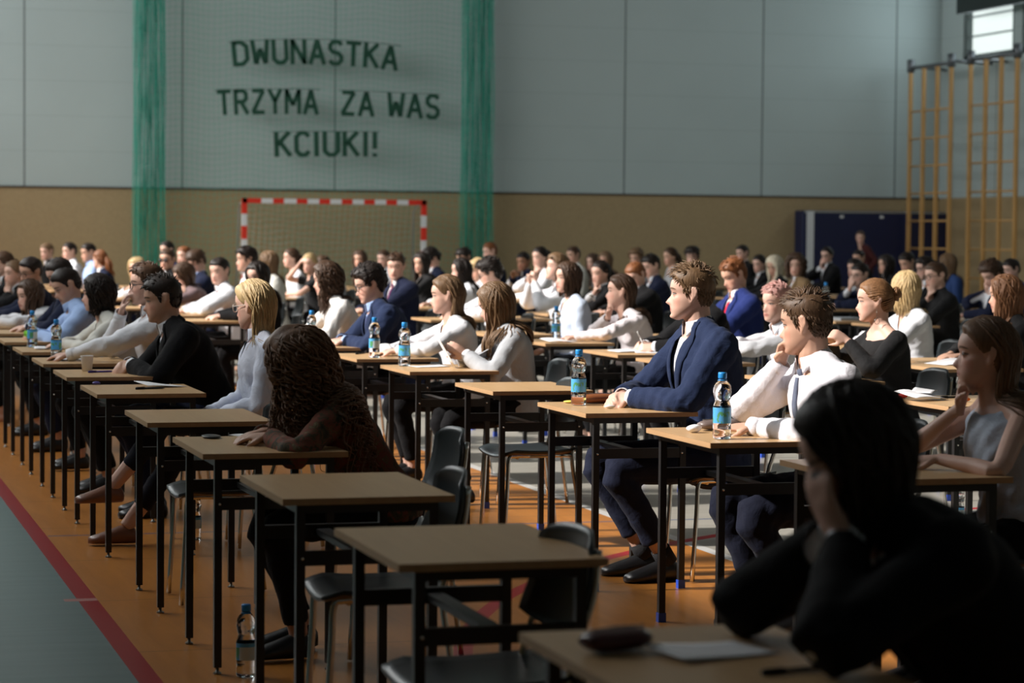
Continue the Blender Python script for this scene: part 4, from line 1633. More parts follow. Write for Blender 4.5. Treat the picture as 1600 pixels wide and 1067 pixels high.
# id: (sex, hair, hair colour, top kind, top colour, poses (near hand, far hand), yaw, pitch, label, extras)
WHO = {
 1: ('m', 'tail', BR, 'suit', BLACK, ('desk', 'desk'), 5, 5, 'person in black blazer and white collar, second to last in the aisle row', {}),
 2: ('f', 'tail', LB, 'blazer', BLACK, ('chin', 'desk'), 25, 0, 'person in black jacket with a hand under the chin in the aisle row', {}),
 3: ('m', 'short', DK, 'suit', NAVY, ('desk', 'desk'), 28, 12, 'person with glasses in navy suit in the aisle row, head tilted down', dict(gl=1, roll=8)),
 4: ('f', 'long', BR, 'blouse', WHITE, ('desk', 'desk'), 20, 5, 'person in white top bending low in the aisle row behind the green-capped bottle', dict(part=.0)),
 5: ('m', 'short', DK, 'suit', NAVY, ('desk', 'desk'), 8, 24, 'person in dark suit looking down behind the sky-blue shirt', {}),
 6: ('m', 'short', DK, 'shirt', SKY, ('clasp', 'clasp'), 6, 26, 'person in sky-blue shirt leaning over the desk with a green cloth', dict(reach=.26)),
 7: ('f', 'bob', DK, 'blouse', CREAM, ('desk', 'desk'), -4, 4, 'person in cream long-sleeved top with forearms on the desk', dict(reach=.22, hlen=.12, wave=.012)),
 8: ('m', 'quiff', BR, 'shirt', WHITE, ('desk', 'gesture'), -2, 0, 'person with glasses in white shirt, one hand raised beside the face', dict(gl=1, reach=.33)),
 9: ('m', 'quiff', DK, 'suit', BLACK, ('clasp', 'clasp'), -8, 8, 'person in black jacket leaning over the desk, fingers round a paper cup', dict(reach=.13, hip=2.13)),
 10: ('m', 'short', LB, 'suit', BLACK, ('lap', 'lap'), 35, 6, 'person in dark jacket, first of the three faces beside the gathered net', {}),
 11: ('m', 'short', DK, 'shirt', WHITE, ('lap', 'lap'), 18, 0, 'person in white shirt in the far corner, between the dark jacket and the blue top', {}),
 12: ('m', 'short', DK, 'shirt', SKY, ('lap', 'lap'), 10, 8, 'person in pale blue top in the far corner behind the navy jacket', {}),
 13: ('f', 'tail', GI, 'blazer', NAVY, ('lap', 'lap'), -50, 0, 'person seen from behind in navy jacket with white collar, by the far wall', {}),
 14: ('m', 'short', DK, 'shirt', ROYAL, ('lap', 'lap'), 25, 0, 'person in blue top mostly hidden behind the dark glasses, under the gathered net', {}),
 15: ('m', 'short', BR, 'suit', BLACK, ('desk', 'desk'), 50, 0, 'person with thick dark glasses looking up below the gathered net', dict(gl=2)),
 16: ('m', 'short', GI, 'shirt', WHITE, ('lap', 'lap'), 35, 0, 'person in white shirt just beside the dark glasses in the far rows', {}),
 17: ('m', 'mop', BR, 'suit', NAVY, ('desk', 'desk'), 20, 30, 'person in navy suit and pale blue shirt looking down in the far rows', dict(shirt=SKY)),
 18: ('f', 'long', BL, 'blouse', WHITE, ('desk', 'chin'), 45, 5, 'person in white top with bare forearm reaching over the desk below the gathered net', {}),
 19: ('f', 'long', BR, 'blouse', (.16, .11, .115), ('desk', 'desk'), 15, 32, 'person in mauve top with head bent low over the desk', dict(hlen=.22)),
 20: ('m', 'short', DK, 'shirt', WHITE, ('desk', 'desk'), 42, 8, 'person in white shirt and loosened grey tie turning towards the camera', dict(tie=(.16, .17, .22))),
 21: ('m', 'mop', DK, 'shirt', WHITE, ('lap', 'lap'), 5, 0, 'person in white shirt sitting upright under the goal near its first post', {}),
 22: ('f', 'long', DK, 'blazer', BLACK, ('desk', 'desk'), 38, 6, 'person with black-framed glasses in black top, bracelet hand on the desk', dict(gl=1)),
 23: ('f', 'long', BL, 'shirt', (.66, .70, .82), ('lap', 'lap'), -46, 6, 'person in loose white shirt and tan loafers, legs crossed at the aisle desk', dict(back=1, hlen=.25, gl=1, foot=(.70, .66), hem=.30, shoe=(.20, .085, .05), slim=1, bottom=(.012, .013, .020))),
 24: ('f', 'long', LB, 'blouse', CREAM, ('lap', 'lap'), -40, 0, 'person seen from behind in off-white top under the goal', dict(hlen=.24)),
 25: ('f', 'tail', BR, 'blouse', WHITE, ('lap', 'lap'), 0, 0, 'person in white top in profile under the goal, between off-white and black tops', {}),
 26: ('f', 'tail', BL, 'tee', BLACK, ('desk', 'head'), 45, 4, 'person in black short-sleeved top with a hand raised to the head', dict(sleeve=.4)),
 27: ('m', 'short', BR, 'shirt', GREY, ('desk', 'desk'), 30, 25, 'person bending down beside the black short-sleeved top under the goal', {}),
 28: ('f', 'curlylong', BR, 'blouse', (.78, .76, .74), ('desk', 'desk'), -6, 8, 'person in bright white blouse leaning over the desk, elbow beside a bottle', dict(hlen=.20, wave=.009)),
 29: ('m', 'curly', DK, 'suit', BLUE, ('desk', 'desk'), -4, 16, 'person with glasses in navy suit and blue tie resting one forearm on the desk', dict(gl=1, tie=(.08, .10, .22), shirt=SKY)),
 30: ('f', 'long', BR, 'blouse', GREY, ('lap', 'lap'), 55, 4, 'person under the middle of the goal crossbar facing the camera', {}),
 31: ('m', 'short', BR, 'shirt', GREY, ('lap', 'lap'), 40, 0, 'person partly hidden behind the smiling person in the navy suit', {}),
 32: ('m', 'quiff', BR, 'suit', NAVY, ('desk', 'desk'), 62, 4, 'person in navy suit and purple tie smiling at the camera', dict(tie=(.12, .01, .07), body=18, beard=1)),
 33: ('f', 'long', DK, 'tee', BLACK, ('desk', 'desk'), 40, 4, 'person in black round-necked top behind a water bottle near the second goal post', {}),
 34: ('m', 'curly', DK, 'suit', NAVY, ('desk', 'desk'), 5, 40, 'person in dark suit bowing over the desk at the foot of the second goal post', {}),
 35: ('f', 'long', DK, 'blouse', WHITE, ('chin', 'desk'), 2, 0, 'person in white top in profile with a hand to the chin, before the net edge', {}),
 36: ('m', 'mop', DK, 'suit', BLACK, ('desk', 'desk'), 30, 20, 'person all in black sitting in front of the gathered end of the net', {}),
 37: ('f', 'slick', LB, 'blouse', WHITE, ('desk', 'desk'), -18, 2, 'person in white blouse with bare neck, sitting behind the pale grey blazer', dict(long2=1, back=1)),
 38: ('m', 'curly', DK, 'shirt', WHITE, ('desk', 'desk'), -18, 18, 'person with black glasses in white shirt, back turned, two desks behind the grey blazer', dict(gl=1)),
 39: ('m', 'mop', BL, 'shirt', WHITE, ('desk', 'desk'), 10, 15, 'person in white top almost hidden behind the black-framed glasses', {}),
 40: ('f', 'long', LB, 'blazer', GREY, ('hold', 'hold'), -14, 20, 'person in pale grey blazer holding up a folded sheet of paper', dict(hlen=.30, reach=.10, hair2=1)),
 41: ('m', 'short', GI, 'vest', WHITE, ('desk', 'desk'), 8, 6, 'person in white shirt and navy waistcoat beside the gathered end of the net', {}),
 42: ('m', 'short', DK, 'suit', NAVY, ('praying', 'praying'), 40, 8, 'person in navy jacket with both hands before the face, far rows', dict(skin=TAN)),
 43: ('f', 'bun', DK, 'blouse', WHITE, ('desk', 'chin'), 25, 4, 'person in airy white top sitting tall beside the upward gazer', {}),
 44: ('m', 'mop', LB, 'shirt', WHITE, ('praying', 'praying'), 4, -12, 'person in white shirt gazing upward with hands laced before the chest', {}),
 45: ('m', 'short', BR, 'shirt', CREAM, ('lap', 'lap'), 20, 4, 'person in pale shirt behind the upward gazer in the last rows', {}),
 46: ('f', 'long', BR, 'blouse', (.58, .66, .80), ('lap', 'lap'), 10, -2, 'person in pale blue blouse looking up with hands in the lap', dict(hlen=.12, part=-.015)),
 47: ('f', 'long', BR, 'blouse', GREY, ('lap', 'lap'), 30, 4, 'person in grey top, first of the two far faces over the hand-on-chin black top', {}),
 48: ('f', 'long', LB, 'blouse', BLACK, ('lap', 'lap'), 38, 4, 'person in dark top, second of the two far faces over the hand-on-chin black top', {}),
 49: ('f', 'tail', DK, 'blazer', BLACK, ('desk', 'chin'), 22, 4, 'person in black long-sleeved top with fist at the chin and a watch', dict(watch=1)),
 50: ('f', 'long', BR, 'blouse', (.76, .70, .72), ('desk', 'chin'), -20, -4, 'person in pale pink-white top with the chin propped on one hand', dict(hlen=.30, part=-.01, back=1)),
 51: ('m', 'curly', LB, 'shirt', GREY, ('lap', 'lap'), 40, 4, 'person in grey top above the dark suit with bent head', {}),
 52: ('m', 'short', GI, 'suit', BLACK, ('desk', 'desk'), 24, 28, 'person in black suit with pale grey shirt looking down, behind the pink-white top', dict(shirt=GREY)),
 53: ('m', 'quiff', DK, 'suit', NAVY, ('desk', 'desk'), 10, 16, 'person in navy suit with bright collar just above the blue-suited sitter', {}),
 54: ('f', 'tail', BR, 'blouse', GREY, ('lap', 'lap'), 10, 6, 'person in grey top in profile beside a bottle in the far rows', {}),
 55: ('m', 'mop', DK, 'suit', BLACK, ('lap', 'lap'), 55, 10, 'person in black jacket in the far rows, just above the blue suit', {}),
 56: ('m', 'quiff', LB, 'suit', BLUE, ('clasp', 'clasp'), -26, -2, 'person in blue suit and open white collar, hands folded on the desk with a bottle', dict(lt=.056, lift_hair=.62, reach=.20, foot=(.25, .28), hem=.24, stance=.10, bottom=(.010, .013, .030))),
 57: ('m', 'quiff', GI, 'suit', ROYAL, ('cross', 'cross'), 6, 22, 'person in bright blue suit and red tie with arms folded, looking down', dict(tie=(.55, .012, .03))),
 58: ('m', 'short', DK, 'suit', BLACK, ('lap', 'lap'), 18, 4, 'person in black suit and white shirt sitting tall in the last rows', {}),
 59: ('f', 'tail', DK, 'blazer', BLACK, ('desk', 'desk'), 30, 10, 'person in black top in the dim far rows, between red tie and tan jacket', {}),
 60: ('f', 'long', PL, 'tee', BLACK, ('desk', 'desk'), 30, 18, 'person in black top with head bent, just beside the tan jacket', dict(hlen=.24)),
 61: ('f', 'curlylong', BR, 'suit', (.24, .155, .08), ('lap', 'lap'), 55, 2, 'person in tan jacket over white shirt facing the camera', dict(hlen=.10, wave=.012)),
 62: ('f', 'quiff', (.50, .28, .25), 'shirt', WHITE, ('cross', 'cross'), 16, 0, 'person in white shirt with arms folded on the desk, smiling', {}),
 63: ('m', 'quiff', (.085, .048, .026), 'shirt', (.78, .77, .83), ('desk', 'mouth'), -44, 4, 'person in white shirt and grey tie, knuckles at the mouth, bottle before him', dict(lt=.058, lift_hair=.40, tie=(.12, .14, .20), reach=.22, foot=(.24, .30), bottom=(.008, .010, .022))),
 64: ('f', 'bun', DK, 'blazer', BLACK, ('desk', 'cheek'), 35, 8, 'person in black jacket with hand at the face in front of the blue mat', dict(gl=1)),
 65: ('f', 'tail', BR, 'tee', (.05, .008, .008), ('lap', 'lap'), 60, 4, 'person in dark red top standing in front of the blue mat', dict(stand=1)),
 66: ('m', 'short', DK, 'suit', BLACK, ('lap', 'lap'), 30, 4, 'person in black suit sitting just below the standing person', {}),
 67: ('m', 'short', DK, 'shirt', GREY, ('lap', 'lap'), 15, 4, 'person in grey top behind the hand-on-face navy suit', {}),
 68: ('m', 'short', DK, 'suit', NAVY, ('desk', 'eyes'), 18, 6, 'person with glasses in navy suit hiding the mouth with one hand', dict(gl=1)),
 69: ('f', 'long', DK, 'blazer', BLACK, ('desk', 'desk'), 10, 2, 'person in black top before the blue mat, beside the hidden-mouth navy suit', {}),
 70: ('f', 'bun', (.20, .10, .045), 'boat', BLACK, ('front', 'front'), -22, 2, 'person in black wide-necked top with earring and wristwatch', dict(ear=1, watch=1)),
 71: ('f', 'long', BL, 'blouse', WHITE, ('desk', 'desk'), -85, 4, 'person in loose white blouse seen from behind, beyond the black wide-necked top', dict(hlen=.16)),
 72: ('m', 'short', DK, 'suit', BLACK, ('lap', 'lap'), 20, 20, 'person in black jacket at the foot of the first climbing frame', {}),
 73: ('m', 'mop', DK, 'suit', BLACK, ('desk', 'desk'), 5, 4, 'person with glasses in dark jacket right behind the black shirt', dict(gl=1)),
 74: ('m', 'short', BR, 'shirt', BLACK, ('desk', 'chin'), 6, 4, 'person with glasses in black shirt, fist under the chin', dict(gl=1)),
 75: ('f', 'long', LB, 'tee', (.02, .05, .16), ('lap', 'lap'), -45, 4, 'person in blue dress seen from behind between the climbing frames', {}),
 76: ('m', 'curly', BR, 'suit', NAVY, ('desk', 'cheek'), 14, 26, 'person in navy suit reading with the head leaning on one hand', {}),
 77: ('m', 'short', DK, 'shirt', ROYAL, ('desk', 'desk'), 8, 10, 'person in royal blue shirt below the second climbing frame', {}),
 78: ('f', 'long', (.16, .075, .036), 'blouse', BLACK, ('desk', 'desk'), -24, 4, 'person in dark top sitting beyond the sleeveless blue top', dict(hlen=.30, part=.02)),
 79: ('f', 'long', (.15, .085, .05), 'tee', (.44, .50, .60), ('desk', 'chin'), -24, -3, 'person in sleeveless pale blue top, chin on fist, forearm across the desk', dict(sleeve=0, hlen=.34, reach=.12, back=1)),
 80: ('f', 'long', DK, 'blazer', BLACK, ('eyes', 'eyes'), -14, 30, 'person in black jacket burying the face in both hands, back of head to us', dict(cuff=1, hlen=.16, hip=2.30)),
 81: ('f', 'curlylong', (.17, .09, .05), 'pattern', BR, ('desk', 'desk'), -34, 20, 'person in dark patterned top slumped over the desk', dict(hlen=.50, wave=.012, vol=1.4, reach=.22, foot=(.33, .27), bottom=(.010, .010, .012))),
 82: ('m', 'short', DK, 'suit', BLACK, ('write', 'write'), -10, 25, 'person in black suit writing with a white pen behind the blue suit', dict(reach=.16)),
}


def make_params(i):
    u, v, zt = POS[i]
    sex, hair, hcol, top, tcol, pose, yaw, pitch, label, ex = WHO[i]
    hs = 1.0 if sex == 'm' else .955
    ht = {'short': .018, 'quiff': .030, 'mop': .030, 'curly': .036, 'buzz': .006, 'long': .018, 'curlylong': .026, 'bob': .018, 'bun': .009, 'tail': .010, 'slick': .014}[hair]
    P = dict(id=i, sex=sex, hair=hair, hcol=hcol, top=top, tcol=tcol, pose=pose, yaw=yaw, pitch=pitch, label=label, u=u, v=v, foot=(.33, .30))
    P.update(ex)
    if hair == 'slick' and ex.get('long2'): P['hair'] = 'long'; P['hlen'] = .22; ht = .014
    z = zt - .113 * hs - ht
    if v < 18.4 and u < 2.2: E = 1.81
    elif v < 18.4 and 3 < u < 4.2: E = 3.68
    elif v < 18.4 and 5 < u < 6: E = 5.42
    else: E = u - .13
    hip = max(E + .21, min(E + .30, u + .10))
    if i == 23: hip = 2.16
    hip = P.get('hip', hip)
    P['edge'] = hip - E
    P['hip_u'] = hip
    P['E'] = E
    P['head'] = (hip - u, 0, z)
    hz = .535 if not P.get('stand') else .92
    dd = math.hypot(hip - u - .03, z - .15 * hs - hz)
    P['s'] = float(np.clip(max(.97 if sex == 'm' else .93, dd / .50), .92, 1.13))
    dist = math.hypot(u, v)
    P['lod'] = 0 if dist < 12.6 else (1 if dist < 19.2 else 2)
    if i in (80,): P['lod'] = 1
    P['skin'] = P.get('skin', FAIR if (i * 7) % 3 else WARM)
    P['jacketed'] = top in ('suit', 'blazer')
    return P

# ------------------------------------------------------------------ building the people
VOX_BODY, VOX_CLOTH = (.0058, .0088, .0125), (.0085, .0120, .0170)
JOBS = []            # (object, finishing function)


def raw_object(name, mb, mat, parent, color, voxel, smooth_it, finish):
    me = mb.mesh(name)
    o = link(name, me, None, parent, color)
    m = o.modifiers.new('remesh', 'REMESH')
    m.mode = 'VOXEL'
    m.voxel_size = voxel
    m.use_smooth_shade = True
    if smooth_it:
        s = o.modifiers.new('smooth', 'SMOOTH')
        s.factor, s.iterations = .5, smooth_it
    JOBS.append((o, M[mat], finish))
    return o


def arrays(me):
    n = len(me.vertices)
    co = np.empty(n * 3, np.float32)
    me.vertices.foreach_get('co', co)
    no = np.empty(n * 3, np.float32)
    me.vertex_normals.foreach_get('vector', no)
    return co.reshape(-1, 3).astype(float), no.reshape(-1, 3).astype(float)


def folds(me, seed, amp, r, arms):
    rng = np.random.default_rng(seed)
    co, no = arrays(me)
    d = np.zeros(len(co))
    for i in range(7):
        k = nrm(rng.normal(0, 1, 3)) * 2 * PI / rng.uniform(.05, .15)
        warp = np.sin(co @ (rng.normal(0, 1, 3) * 9) + rng.uniform(0, 6)) * 1.6
        w = np.sin(co @ k + warp + rng.uniform(0, 6))
        d += np.sign(w) * np.abs(w) ** 1.3 * rng.uniform(.5, 1)
    d = d / 3.5
    # deeper creases round the elbows and the waist
    boost = np.full(len(co), .75)
    for sd in (1, -1):
        E = arms[sd][0]
        boost += 1.3 * np.exp(-(np.linalg.norm(co - E, axis=1) / .085) ** 2)
        boost += .7 * np.exp(-(np.linalg.norm(co - r.sh[sd], axis=1) / .09) ** 2)
    c, T, Fw, Sd = r.frame(.2)
    boost += .9 * np.exp(-(((co - c) @ T) / .12) ** 2)
    co = co + no * (d * boost * amp)[:, None]
    me.vertices.foreach_set('co', co.astype(np.float32).ravel())
    me.update()


def bvh_of(me):
    co, _ = arrays(me)
    return BVHTree.FromPolygons([tuple(c) for c in co], [tuple(p.vertices) for p in me.polygons])


def v_points(r, tb):
    """bottom point and the two upper points of a neck opening"""
    c, T, Fw, Sd = r.frame(tb)
    B = c + Fw * .17
    c9, T9, F9, S9 = r.frame(.95)
    tops = {sd: r.neck + S9 * sd * (.066 if r.sex == 'm' else .058) + T9 * .035 - F9 * .012 for sd in (1, -1)}
    cm, Tm, Fm, Sm = r.frame((tb + .95) / 2)
    return B, tops, Fm, Tm, Sm, cm


def cut_v(me, r, tb):
    B, tops, Fm, Tm, Sm, cm = v_points(r, tb)
    bm = bmesh.new()
    bm.from_mesh(me)
    planes = []
    for sd in (1, -1):
        ln = nrm(tops[sd] - B)
        n = np.cross(ln, Fm)
        if n @ Sm * sd < 0: n = -n        # points outwards
        planes.append((B, nrm(n)))
    for co, n in planes:
        fs = [f for f in bm.faces if (np.array(f.calc_center_median()) - cm) @ Fm > -.02]
        geom = set(fs)
        for f in fs: geom.update(f.edges); geom.update(f.verts)
        bmesh.ops.bisect_plane(bm, geom=list(geom), plane_co=Vector(co), plane_no=Vector(n), dist=1e-5)
    kill = []
    ctop = r.neck
    for f in bm.faces:
        p = np.array(f.calc_center_median())
        if (p - cm) @ Fm < -.01: continue
        if all((p - co) @ n < 0 for co, n in planes): kill.append(f)
    bmesh.ops.delete(bm, geom=kill, context='FACES')
    bm.to_mesh(me)
    bm.free()
    me.shade_smooth()
    me.update()


def on_surface(bvh, p, F, off, fallback=.0):
    h = bvh.ray_cast(Vector(p + F * .13), Vector(-F), .4)
    if h[0] is None: return p + F * fallback
    return np.array(h[0]) + F * off


def lapels(r, bvh, tb, parent, color):
    B, tops, Fm, Tm, Sm, cm = v_points(r, tb)
    for sd in (1, -1):
        A = tops[sd] - Fm * .0

        def fn(u, v):
            p = A + (B - A) * u
            wd = float(np.interp(u, [0, .10, .30, .34, 1], [.030, .040, .075, .068, .004])) * (1 if r.sex == 'm' else .8)
            q = p + Sm * sd * (wd * v - .004)
            s_ = on_surface(bvh, q, Fm, .0055 + .003 * math.sin(v * PI), -.06)
            return s_, Fm
        mb = MB()
        mb.add(*shell_patch(fn, 16, 5, .0035))
        mb.build('lapel', M['suit'], parent, color=color)


def collar(r, parent, color, mat, kind):
    c, T, Fw, Sd = r.frame(.97)
    T = nrm(T * .7 + (r.hc - r.neck) / np.linalg.norm(r.hc - r.neck) * .3)
    Fw = np.cross(Sd, T)
    m = r.sex == 'm'
    cen = r.neck + Fw * .004 + T * (.012 if kind == 'shirt' else .0)
    a0, rx, ry, h = (158, .062 if m else .054, .060 if m else .053, .036) if kind == 'shirt' else (118, .072 if m else .064, .073 if m else .064, .042)

    def fn(u, v):
        a = math.radians(180 + (u - .5) * 2 * a0)
        e = abs(2 * u - 1)
        flare = .015 * v
        dn = h * (1 + (.75 * max(0, e - .75) / .25 if kind == 'shirt' else .2 * e))
        p = cen + Fw * math.cos(a) * (rx + flare) + Sd * math.sin(a) * (ry + flare) + T * (.030 - dn * v + (.004 if kind != 'shirt' else .006) * (1 - e))
        return p, Fw * math.cos(a) + Sd * math.sin(a)
    mb = MB()
    mb.add(*shell_patch(fn, 26, 5, .004))
    return mb.build('collar', M[mat], parent, color=color)


def necktie(r, bvh, parent, color, tb):
    c, T, Fw, Sd = r.frame(.93)
    top = r.neck + Fw * .064 + T * .000
    cb, Tb, Fb, Sb = r.frame(tb)
    bot = cb + Fb * .14
    cm, Tm, Fm, Sm = r.frame(.6)

    def fn(u, v):
        p = top + (bot - top) * (.06 + .94 * u)
        wd = float(np.interp(u, [0, .06, .5, 1], [.024, .030, .052, .066]))
        q = p + Sm * (v - .5) * wd
        return on_surface(bvh, q, Fm, .006 + .003 * math.sin(v * PI), -.03), Fm
    mb = MB()
    mb.add(*shell_patch(fn, 14, 4, .004))
    o = mb.build('tie', M['suit'], parent, color=color)
    k = MB()
    kp = on_surface(bvh, top + (bot - top) * .05, Fm, .008, -.02)
    k.tube([kp + T * .022, kp + T * .008, kp - T * .016], [.013, .019, .012], 10, up=Sd, flat=.7)
    k.build('tie_knot', M['suit'], o, color=color)


def make_person(i):
    P = make_params(i)
    r = Rig(P)
    lod = P['lod']
    arms, legs = solve_arms(r), solve_legs(r)
    if P.get('slim') and not P.get('stand'):          # crossed legs
        h, k, a = legs[1]
        a = np.array([.80, -.10, .20])
        k2, a = ik(h, a, .45, .44, np.array([.7, -.2, .9]))
        k2 = np.array([.47, .02, .62])
        legs[1] = (h, k2, k2 + nrm(a - k2) * .43)
    fat = (1.0, 1.12, 1.3)[lod]
    loc = (P['hip_u'], P['v'], 0)

    def finish_body(o, me):
        co, no = arrays(me)
        hp = ((co - r.hc) @ r.Rh) / r.hs
        for sd in (1, -1):
            E, W, d, n, c = arms[sd]
            hd = np.linalg.norm(co - (W + d * .07), axis=1)
            el = np.linalg.norm(hp / np.array([.125, .082, .125]), axis=1)
            hp[(hd < .125) & (el > .98)] = (-1, 0, -9)
        at = me.attributes.new('hp', 'FLOAT_VECTOR', 'POINT')
        at.data.foreach_set('vector', hp.astype(np.float32).ravel())
    body = raw_object('person', body_raw(r, arms, legs, fat), 'skin', None, P['skin'], VOX_BODY[lod], 1 if lod < 2 else 1, finish_body)
    body.location = loc
    body.rotation_euler = (0, 0, PI)
    body['brow'] = tuple(float(x) for x in np.array(P['hcol']) * .7 + .01)
    tag(body, P['label'], 'person', 'students sitting the exam')
    vc = VOX_CLOTH[lod]
    top, tcol = P['top'], P['tcol']
    if top in ('suit', 'blazer'):
        scol = P.get('shirt', WHITE)
        tb = .34 if top == 'suit' else .42

        def fin_shirt(o, me):
            folds(me, i, .0022, r, arms)
            if P.get('tie'): necktie(r, bvh_of(me), o, P['tie'], .30)
        sh = raw_object('shirt', top_raw(r, {k: v for k, v in arms.items()}, 'shirt', .006), 'cloth', body, scol, vc, 2, fin_shirt)
        collar(r, sh, scol, 'cloth', 'shirt')

        def fin_jacket(o, me):
            folds(me, i + 50, .0050, r, arms)
            bv = bvh_of(me)
            cut_v(me, r, tb)
            if lod < 2 or P['yaw'] > 30: lapels(r, bv, tb, o, np.array(tcol) * .92)
        jk = raw_object('jacket', top_raw(r, arms, 'jacket', .017), 'suit', body, tcol, vc, 2, fin_jacket)
        collar(r, jk, np.array(tcol) * .92, 'suit', 'jacket')
        for sd in (1, -1):
            E, W, d, n, c = arms[sd]
            ax = nrm(W - E)
            if P.get('cuff') or lod < 2:
                band_round(W - ax * .004, ax, .0315, .030, .004).build('shirt_cuff', M['cloth'], sh, color=scol)
    elif top in ('shirt', 'vest'):
        def fin_shirt2(o, me):
            folds(me, i, .0066, r, arms)
            bv = bvh_of(me)
            if P.get('tie'): necktie(r, bv, o, P['tie'], .12)
            if r.sex == 'f' and lod < 2 and i != 62: cut_v(me, r, .80)
        sh = raw_object('shirt', top_raw(r, arms, 'shirt', .013), 'cloth', body, tcol, vc, 2, fin_shirt2)
        collar(r, sh, tcol, 'cloth', 'shirt')
        for sd in (1, -1):
            E, W, d, n, c = arms[sd]
            ax = nrm(W - E)
            if lod < 2: band_round(W - ax * .012, ax, .032, .055, .005).build('cuff', M['cloth'], sh, color=tcol)
        if top == 'vest':
            mb = MB()
            mb.loft(r.torso_rings(np.linspace(-.10, .80, 12), .024, .024))

            def fin_v(o, me):
                cut_v(me, r, .40)
            raw_object('waistcoat', mb, 'suit', body, NAVY, vc, 2, fin_v)
    else:
        kind = {'pattern': 'shirt'}.get(top, top)
        mat = 'pattern' if top == 'pattern' else 'cloth'
        name = {'tee': 'top', 'boat': 'top', 'blouse': 'blouse', 'pattern': 'top'}[top]

        def fin_b(o, me):
            folds(me, i, .0062 if top != 'boat' else .003, r, arms)
            if top == 'blouse': cut_v(me, r, .70)
        sh = raw_object(name, top_raw(r, arms, kind, .012), mat, body, tcol, vc, 2, fin_b)
        if kind in ('tee', 'shirt') or top == 'blouse':
            pass
    hem = P.get('hem', .12)
    bot = P.get('bottom', BLACK if i % 3 else NAVY)

    def fin_t(o, me):
        folds(me, i + 90, .0055, r, arms)
    raw_object('trousers', trousers_raw(r, legs, hem), 'suit', body, bot, max(vc, .010), 2, fin_t)
    if lod < 2 or P.get('stand'):
        for sd in (1, -1):
            h, k, a = legs[sd]
            mb = MB()
            foot(mb, a, sd * 6, 0, 1.0 if r.sex == 'm' else .9, infl=.007, sole=.0)
            so = mb.build('shoe', M['leather'], body, color=P.get('shoe', (.010, .010, .011)))
            if P.get('shoe'):
                bk = MB()
                bk.box(a + np.array([.085, 0, -.022]), (.012, .05, .008))
                bk.build('buckle', M['chrome'], so)
            elif i in (56, 63):
                band_round(a + (k - a) * .06, nrm(k - a), .040, .075, .004).build('sock', M['cloth'], body, color=(.01, .01, .012))
    hb = hair_mesh(r, P, lod)
    hb.build('hair', M['hair'], body, color=P['hcol'])
    if P.get('gl'): glasses_mesh(r, P['gl'] == 2).build('glasses', M['plain'], body, color=(.01, .01, .012) if i != 23 else (.6, .55, .5))
    if P.get('watch'):
        E, W, d, n, c = arms[-1]
        ax = nrm(W - E)
        w = band_round(W - ax * .03, ax, .030, .018, .004)
        w.tube([W - ax * .03 + n * -.034, W - ax * .03 + n * -.042], [.017, .016], 12)
        w.build('wristwatch', M['chrome'], body)
    if i == 40:
        E, W, d, n, c = arms[1]
        band_round(W, nrm(W - E), .027, .006, .004).build('bracelet', M['plain'], body, color=(.01, .01, .01))
    if P.get('ear'):
        e = MB()
        p0 = r.hc + r.Rh @ (np.array([-.006, .073, -.038]) * r.hs)
        for q in range(2): e.tube([p0, p0 + np.array([.002, .004, -.055])], .0012, 5)
        a = np.linspace(0, 2 * PI, 15)
        e.tube([p0 + np.array([.014 * math.sin(x), .004, -.070 + .016 * math.cos(x)]) for x in a], .0015, 5)
        e.build('earring', M['chrome'], body)
    return body, P, r, arms


def finish_people():
    dg = bpy.context.evaluated_depsgraph_get()
    dg.update()
    done = []
    for o, mat, fin in JOBS:
        ev = o.evaluated_get(dg)
        me = bpy.data.meshes.new_from_object(ev)
        done.append(me)
    for (o, mat, fin), me in zip(JOBS, done):
        old = o.data
        o.modifiers.clear()
        me.name = o.name.split('.')[0]
        o.data = me
        bpy.data.meshes.remove(old)
        me.materials.clear()
        me.materials.append(mat)
        me.shade_smooth()
        if fin: fin(o, me)

